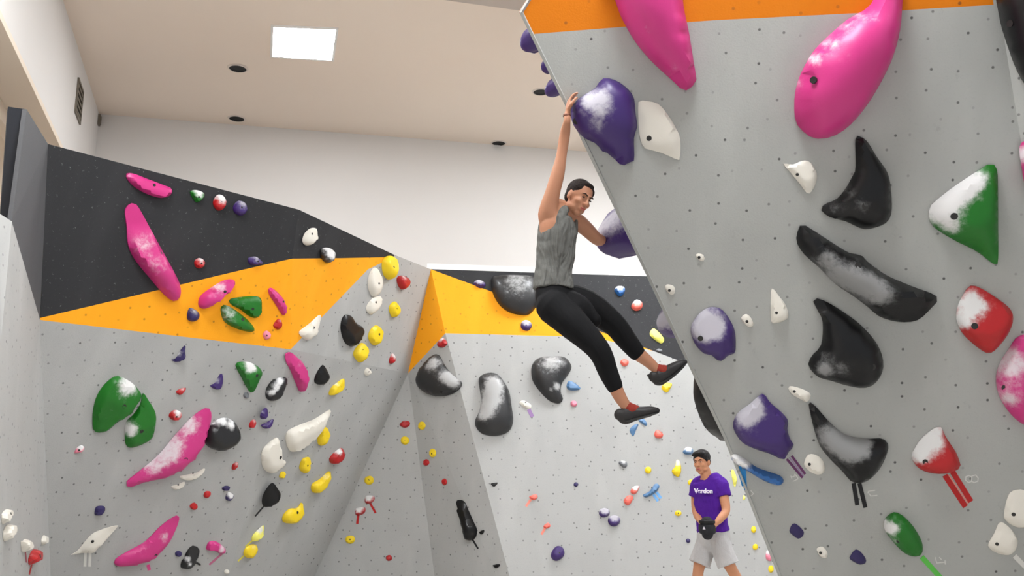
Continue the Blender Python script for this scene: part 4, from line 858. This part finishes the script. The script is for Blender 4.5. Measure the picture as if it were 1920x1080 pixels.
def face_parts(H, org, par, closed=False, male=False):
    for s in (-1, 1):
        bm = bmesh.new(); ell(bm, H, (s*.030, .0795, .010), (.0115, .0055, .0050 if not closed else .0040), seg=14)
        e = finish('eye', bm, PM['sclera'] if not closed else PM['eye'], org, par)
        if not closed:
            bm = bmesh.new(); ell(bm, H, (s*.030-.002, .0835, .010), (.0056, .0045, .0048), seg=12); finish('iris', bm, PM['eye'], org, e)
        bm = bmesh.new(); tubem(bm, [H @ Vector(q) for q in ((s*.014, .0885, .027), (s*.030, .087, .0335), (s*.047, .076, .029))], [.0032, .0038, .0022], H.to_3x3() @ Vector((0, 0, 1)), n=8); finish('eyebrow', bm, PM['brow'], org, par)
    bm = bmesh.new(); ell(bm, H, (0, .0885, -.0525), (.0215, .006, .0045)); ell(bm, H, (0, .0875, -.0605), (.0185, .007, .0055)); finish('lips', bm, PM['lip'], org, par)
def hand(bm, w, d, pn, s=1.0, curl=0.5, thumb=1, spread=.09):
    """w wrist, d towards the knuckles, pn palm normal; five curled fingers with knuckle bends"""
    d = d.normalized(); pn = (pn-d*pn.dot(d)).normalized(); x = d.cross(pn)
    tubem(bm, [w, w+d*.03*s, w+d*.065*s, w+d*.085*s], [(.024*s, .017*s), (.032*s, .017*s), (.040*s, .015*s), (.039*s, .012*s)], x)
    for i, (off, ln) in enumerate(((-.030, .070), (-.010, .080), (.010, .075), (.029, .058))):
        p = w+(d*.085+x*off)*s; dd = (d+x*off*spread*20).normalized(); pts = [p-d*.012*s, p]; a = 0
        for seg in (.45, .32, .25):
            a += curl; q = dd*math.cos(a)+pn*math.sin(a); pts.append(pts[-1]+q*ln*seg*s)
        tubem(bm, pts, [.0095*s, .0092*s, .0085*s, .0078*s, .0065*s], x, n=10, k=3)
    b = w+(d*.028-x*.024*thumb)*s; pts = [b, b+(d*.025-x*.024*thumb+pn*.012)*s, b+(d*.052-x*.030*thumb+pn*.026)*s, b+(d*.073-x*.026*thumb+pn*.040)*s]
    tubem(bm, pts, [.013*s, .012*s, .0098*s, .0075*s], x, n=10, k=3)
J = lambda x, y, d: atY(x, y, d)
# ---- the climber
d0 = 5.27
org = J(1040, 565, d0+.1)
side = Vector((.62, .78, 0)).normalized(); frn = Vector((.78, -.62, 0))
wr = J(1064, 213, RW.hit(1064, 213).y-.078)
bm = bmesh.new()
tubem(bm, [J(1046, 395, d0+.08), J(1045, 425, d0+.08), J(1042, 465, d0+.09), J(1039, 505, d0+.1), J(1039, 540, d0+.1), J(1041, 565, d0+.1)], [(.11, .075), (.135, .095), (.12, .088), (.105, .078), (.105, .082), (.115, .09)], side, n=28)
tubem(bm, [J(1058, 412, d0+.09), J(1068, 398, d0+.08), J(1078, 382, d0+.06)], [.058, .050, .048], side)
# raised near arm
tubem(bm, [J(1037, 420, d0+.03), J(1029, 395, d0), J(1036, 362, d0-.04), J(1046, 325, d0-.07), J(1053, 290, d0-.09), J(1059, 252, d0-.12), J(1063, 228, wr.y), wr], [.055, .058, .046, .041, .032, .032, .022, .019], side)
tubem(bm, [J(1030, 425, d0+.03), J(1024, 402, d0+.01), J(1033, 372, d0-.03)], [.045, .05, .04], side)
hand(bm, wr, J(1067, 190, wr.y)-wr, Vector((.95, .15, 0)), 0.92, .36, thumb=1)
# lower far arm reaching to the side hold
fe = J(1122, 450, d0+.27); fh = J(1140, 436, d0+.40)
tubem(bm, [J(1062, 412, d0+.12), J(1080, 414, d0+.17), J(1100, 430, d0+.22), fe, J(1132, 444, d0+.34), fh], [.055, .054, .047, .038, .034, .022], Vector((0, 0, 1)))
hand(bm, fh, Vector((.6, .5, -.1)), Vector((.3, -.6, -.6)), 0.92, .45, thumb=-1)
# legs (skin shows below the leggings)
LA = [J(1052, 560, d0+.17), J(1101, 573, d0+.18), J(1148, 605, d0+.19), J(1173, 635, d0+.21), J(1193, 660, d0+.22), J(1213, 676, d0+.23), J(1234, 695, d0+.24)]
LB = [J(1038, 575, d0+.03), J(1076, 609, d0-.02), J(1113, 645, d0-.05), J(1129, 668, d0-.05), J(1140, 697, d0-.03), J(1152, 723, d0-.02), J(1163, 745, d0-.01), J(1176, 765, d0)]
RA = [.10, .090, .068, .058, .046, .037, .029]; RB = [.10, .086, .066, .058, .051, .042, .037, .030]
tubem(bm, LA, RA, Vector((0, 1, 0))); tubem(bm, LB, RB, Vector((0, 1, 0)))
hc = J(1085, 372, d0+.045); Hw = headframe(hc, Vector((.52, -.76, -.42)), Vector((.34, 0, 1)), 0.98)
head(bm, Hw)
body = finish('person', bm, PM['skinw'], org, None, .0048, 3)
tag(body, 'woman climber hanging by one raised arm, grey tank top and black cropped leggings', 'person')
face_parts(Hw, org, body, closed=True)
bm = bmesh.new(); ell(bm, Hw, (0, -.023, .042), (.080, .090, .083)); ell(bm, Hw, (0, -.06, .0), (.062, .045, .06)); ell(bm, Hw, (0, -.112, .030), (.030, .028, .030)); ell(bm, Hw, (0, .03, .095), (.045, .035, .018))
for s in (-1, 1): ell(bm, Hw, (s*.052, .0, .06), (.026, .05, .04))
finish('hair', bm, PM['hairw'], org, body, .005, 3, 'dark brown hair tied back')
bm = bmesh.new()
tubem(bm, [J(1050, 404, d0+.085), J(1047, 415, d0+.085), J(1045, 438, d0+.085), J(1042, 468, d0+.09), J(1039, 500, d0+.1), J(1038, 525, d0+.1), J(1038, 543, d0+.1)], [(.06, .085), (.118, .106), (.134, .112), (.130, .110), (.124, .108), (.128, .118), (.134, .124)], side, n=36, caps=False)
tubem(bm, [J(1040, 425, d0+.0), J(1050, 405, d0-.005), J(1060, 393, d0+.03), J(1066, 398, d0+.10)], [.036, .032, .027, .024], side)
tubem(bm, [J(1075, 436, d0+.08), J(1078, 418, d0+.11), J(1074, 402, d0+.15)], [.03, .024, .022], side)
tk = finish('tank_top', bm, PM['tank'], org, body, .006, 3)
dm = tk.modifiers.new('folds', 'DISPLACE'); tx = bpy.data.textures.new('folds', 'CLOUDS'); tx.noise_scale = .11; tx.noise_depth = 2; dm.texture = tx; dm.strength = .022; dm.mid_level = .5
bm = bmesh.new()
tubem(bm, [J(1039, 528, d0+.1), J(1040, 545, d0+.1), J(1042, 560, d0+.1), J(1047, 574, d0+.1)], [(.112, .098), (.130, .108), (.138, .112), (.120, .10)], side, n=32)
tubem(bm, LA[:5], [r+.007 for r in RA[:5]], Vector((0, 1, 0)), n=22); tubem(bm, LB[:6], [r+.007 for r in RB[:6]], Vector((0, 1, 0)), n=22)
tubem(bm, [J(1046, 568, d0+.1), J(1084, 584, d0+.08), J(1112, 600, d0+.07)], [.105, .098, .050], Vector((0, 1, 0)), n=22)
lg = finish('leggings', bm, PM['legg'], org, body, .006, 3)
bm = bmesh.new()
for a, b in (((1044, 566), (1050, 580)), ((1050, 578), (1055, 566)), ((1055, 566), (1059, 576))):
    tubem(bm, [J(*a, d0-.045), J(*b, d0-.05)], [.0022, .0022], Vector((1, 0, 0)), n=6)
finish('thigh_emblem', bm, PM['lace'], org, lg, None)
def shoe(name, secs, lat, sockpts, tabc, dy):
    bm = bmesh.new(); pts = [J(x, y, d0+dy) for x, y, r in secs]; tubem(bm, pts, [(lat*l, r*1.22/318) for (x, y, r), l in zip(secs, (.75, 1, .9, 1.1, 1.05, .7)[:len(secs)])], Vector((0, 1, 0)), n=22)
    bmesh.ops.recalc_face_normals(bm, faces=bm.faces)
    sh = finish(name, bm, PM['shoe'], org, body, .004, 1)
    bm = bmesh.new(); P = [J(x+.3*r, y+r*.78, d0+dy) for x, y, r in secs]; tubem(bm, P, [(lat*l*.95, .006) for l in (.75, 1, .9, 1.1, 1.05, .7)[:len(secs)]], Vector((0, 1, 0)), n=18)
    finish('sole', bm, PM['sole'], org, sh)
    bm = bmesh.new(); tubem(bm, [J(tabc[0]+5, tabc[1]+3, d0+dy), J(tabc[0], tabc[1], d0+dy), J(tabc[0]-4, tabc[1], d0+dy)], [.012, .009, .007], Vector((0, 1, 0)), n=10); finish('heel_tab', bm, PM['sole'], org, sh)
    bm = bmesh.new(); q = secs[2]; r_ = secs[3]
    for t in (0, .35, .7):
        c = J(q[0]+(r_[0]-q[0])*t+1, q[1]+(r_[1]-q[1])*t-q[2]*.75+1, d0+dy); tubem(bm, [c+Vector((0, -.03, -.012)), c+Vector((.003, 0, .004)), c+Vector((0, .03, -.012))], [.003, .003, .003], Vector((1, 0, 0)), n=6)
    finish('laces', bm, PM['lace'], org, sh)
    bm = bmesh.new(); tubem(bm, sockpts, [.031, .037, .036], Vector((0, 1, 0))); finish('sock', bm, PM['sock'], org, body, None)
shoe('climbing_shoe', [(1225, 706, 9), (1234, 707, 14), (1248, 701, 12), (1264, 691, 10), (1278, 682, 7), (1284, 679, 4)], .040, [J(1230, 691, d0+.24), J(1240, 695, d0+.24), J(1246, 695, d0+.24)], (1219, 704), .24)
shoe('climbing_shoe', [(1161, 777, 9), (1171, 779, 13.5), (1185, 776, 12), (1202, 774, 9.5), (1220, 771, 7.5), (1231, 770, 5)], .040, [J(1172, 760, d0), J(1183, 768, d0), J(1190, 770, d0)], (1159, 772), .0)
bm = bmesh.new()
rg = [wr+(J(1064.5, 216, wr.y)-wr)*0]
tubem(bm, [J(1062.6, 219, wr.y), J(1063.2, 215.5, wr.y)], [.0235, .0235], side, caps=False); finish('bracelet', bm, PM['band'], org, body)
# ---- the man standing behind
m0 = 9.3; orgm = J(1337, 1003, m0); fw = Vector((-.55, -.83, 0)).normalized(); sd = Vector((.83, -.55, 0)).normalized()
bm = bmesh.new()
tubem(bm, [J(1328, 902, m0), J(1331, 925, m0), J(1334, 955, m0), J(1336, 985, m0), J(1337, 1010, m0)], [(.10, .065), (.145, .09), (.14, .09), (.14, .09), (.155, .10)], sd, n=28)
tubem(bm, [J(1328, 903, m0), J(1324, 892, m0-.02), J(1321, 880, m0-.02)], [.062, .056, .054], sd)
aR = [J(1309, 910, m0+.1), J(1305, 932, m0+.1), J(1305, 955, m0+.08), J(1308, 968, m0-.0), J(1313, 977, m0-.10)]
aL = [J(1351, 908, m0-.1), J(1357, 932, m0-.13), J(1361, 957, m0-.18), J(1352, 971, m0-.26), J(1343, 981, m0-.30)]
for a in (aR, aL): tubem(bm, a, [.058, .050, .042, .038, .027], sd)
bagc = J(1326, 989, m0-.30)
hand(bm, aR[-1], J(1322, 986, m0-.22)-aR[-1], Vector((.4, -.1, -1)), .98, .5, thumb=-1)
hand(bm, aL[-1], J(1331, 989, m0-.36)-aL[-1], Vector((-.3, .8, -.5)), .98, .6, thumb=1)
gR = [J(1326, 1012, m0+.06), J(1317, 1040, m0+.05), J(1310, 1066, m0+.04), J(1307, 1095, m0+.08)]; fR = Vector((gR[-1].x-.03, gR[-1].y+.06, .09)); gR.append(fR)
gL = [J(1348, 1012, m0-.06), J(1358, 1040, m0-.10), J(1371, 1066, m0-.12), J(1385, 1095, m0-.02)]; fL = Vector((gL[-1].x+.07, gL[-1].y+.14, .15)); gL.append(fL)
for g in (gR, gL): tubem(bm, g, [.085, .075, .055, .052, .036], sd)
Hm = headframe(J(1316, 867, m0-.03), Vector((-.62, -.76, -.10)), Vector((-.06, 0, 1)), 1.03)
head(bm, Hm, True)
man = finish('person', bm, PM['skinm'], orgm, None, .006, 3)
tag(man, 'man in purple t-shirt and pale grey shorts standing with both hands at a chalk bag', 'person')
face_parts(Hm, orgm, man, male=True)
bm = bmesh.new(); ell(bm, Hm, (0, -.016, .048), (.082, .091, .080)); ell(bm, Hm, (.0, .045, .092), (.062, .045, .024)); ell(bm, Hm, (.03, .068, .078), (.035, .022, .016)); ell(bm, Hm, (-.035, .05, .085), (.035, .035, .025)); ell(bm, Hm, (0, -.07, .0), (.06, .032, .05))
for s in (-1, 1): ell(bm, Hm, (s*.064, .01, .035), (.014, .03, .032))
finish('hair', bm, PM['hairm'], orgm, man, .006, 2, 'short tousled black hair')
bm = bmesh.new()
tubem(bm, [J(1323, 893, m0), J(1328, 903, m0), J(1332, 935, m0), J(1334, 965, m0), J(1337, 990, m0), J(1338, 997, m0)], [(.075, .068), (.165, .105), (.172, .122), (.162, .118), (.168, .128), (.170, .130)], sd, n=36, caps=False)
tubem(bm, [J(1322, 900, m0+.04), J(1309, 910, m0+.09), J(1304, 932, m0+.1)], [.06, .072, .072], sd, caps=False)
tubem(bm, [J(1338, 899, m0-.04), J(1350, 908, m0-.09), J(1358, 932, m0-.13)], [.06, .074, .074], sd, caps=False)
ts = finish('t_shirt', bm, PM['tee'], orgm, man, .008, 3)
dm = ts.modifiers.new('folds', 'DISPLACE'); tx2 = bpy.data.textures.new('folds2', 'CLOUDS'); tx2.noise_scale = .14; dm.texture = tx2; dm.strength = .035; dm.mid_level = .5
fc = bpy.data.curves.new('chest_lettering', 'FONT'); fc.body = 'Verdon'; fc.size = .062; fc.extrude = .006; fc.offset = .0018; fc.align_x = 'CENTER'; fc.align_y = 'CENTER'; fc.materials.append(PM['tee_print'])
tf = bpy.data.objects.new('tmp', fc); me_t = bpy.data.meshes.new_from_object(tf); bpy.data.objects.remove(tf); tp = bpy.data.objects.new('chest_lettering', me_t); COL.objects.link(tp); cpos = J(1319, 921, m0-.12)
tn = Vector((-.50, -.86, .08)).normalized(); txx = Vector((0, 0, 1)).cross(tn).normalized(); tyy = tn.cross(txx)
tp.parent = ts; tp.matrix_local = Matrix.Translation(-orgm) @ Matrix(((txx.x, tyy.x, tn.x, cpos.x), (txx.y, tyy.y, tn.y, cpos.y), (txx.z, tyy.z, tn.z, cpos.z), (0, 0, 0, 1)))
tp['label'] = 'white lettering across the chest'
bm = bmesh.new()
tubem(bm, [J(1338, 992, m0), J(1338, 1004, m0), J(1337, 1015, m0)], [(.158, .118), (.170, .125), (.165, .12)], sd, n=28)
tubem(bm, [gR[0], J(1318, 1038, m0+.05), J(1311, 1058, m0+.04)], [(.10, .10), (.104, .104), (.108, .108)], sd, caps=False, n=24)
tubem(bm, [gL[0], J(1357, 1038, m0-.10), J(1366, 1060, m0-.12)], [(.10, .10), (.104, .104), (.108, .108)], sd, caps=False, n=24)
finish('shorts', bm, PM['shorts'], orgm, man, .008, 3)
for f in (fR, fL):
    bm = bmesh.new(); h = f.z-.05; z = Vector((0, 0, -h+.0)); toe = fw*.9
    tubem(bm, [f+Vector((0, 0, -h+.045))-toe*.05, f+Vector((0, 0, -h+.04))+toe*.06, f+Vector((0, 0, -h+.028))+toe*.17, f+Vector((0, 0, -h+.018))+toe*.23], [(.036, .045), (.042, .04), (.046, .028), (.036, .018)], sd, n=18)
    tubem(bm, [f+Vector((0, 0, .02)), f+Vector((0, 0, -h+.05))], [.04, .045], sd)
    finish('shoe', bm, PM['shoe'], orgm, man, .006, 1)
# chalk bag he holds
bm = bmesh.new(); tubem(bm, [bagc+Vector((0, 0, .04)), bagc+Vector((0, 0, .01)), bagc+Vector((0, 0, -.045)), bagc+Vector((0, 0, -.065))], [(.066, .062), (.084, .076), (.080, .072), (.055, .05)], sd, n=26, caps=True)
cb = finish('chalk_bag', bm, PM['bag'], bagc); tag(cb, 'round black chalk bag held at the man\'s waist', 'chalk bag')
bm = bmesh.new(); mwb = Matrix.Translation(bagc+Vector((0, 0, .06)))
a, b = ring(bm, .056, .078, .010, .004, 28); a2, b2 = ring(bm, .078, .079, .004, -.02, 28)
bmesh.ops.transform(bm, matrix=mwb, verts=bm.verts); finish('rim', bm, PM['sole'], bagc, cb)
bm = bmesh.new(); lp = bagc+fw*.079+Vector((0, 0, -.002)); slab(bm, [lp+sd*-.014+Vector((0, 0, -.012)), lp+sd*.014+Vector((0, 0, -.012)), lp+Vector((0, 0, .014))], fw*.004); finish('triangle_logo', bm, PM['logo'], bagc, cb)
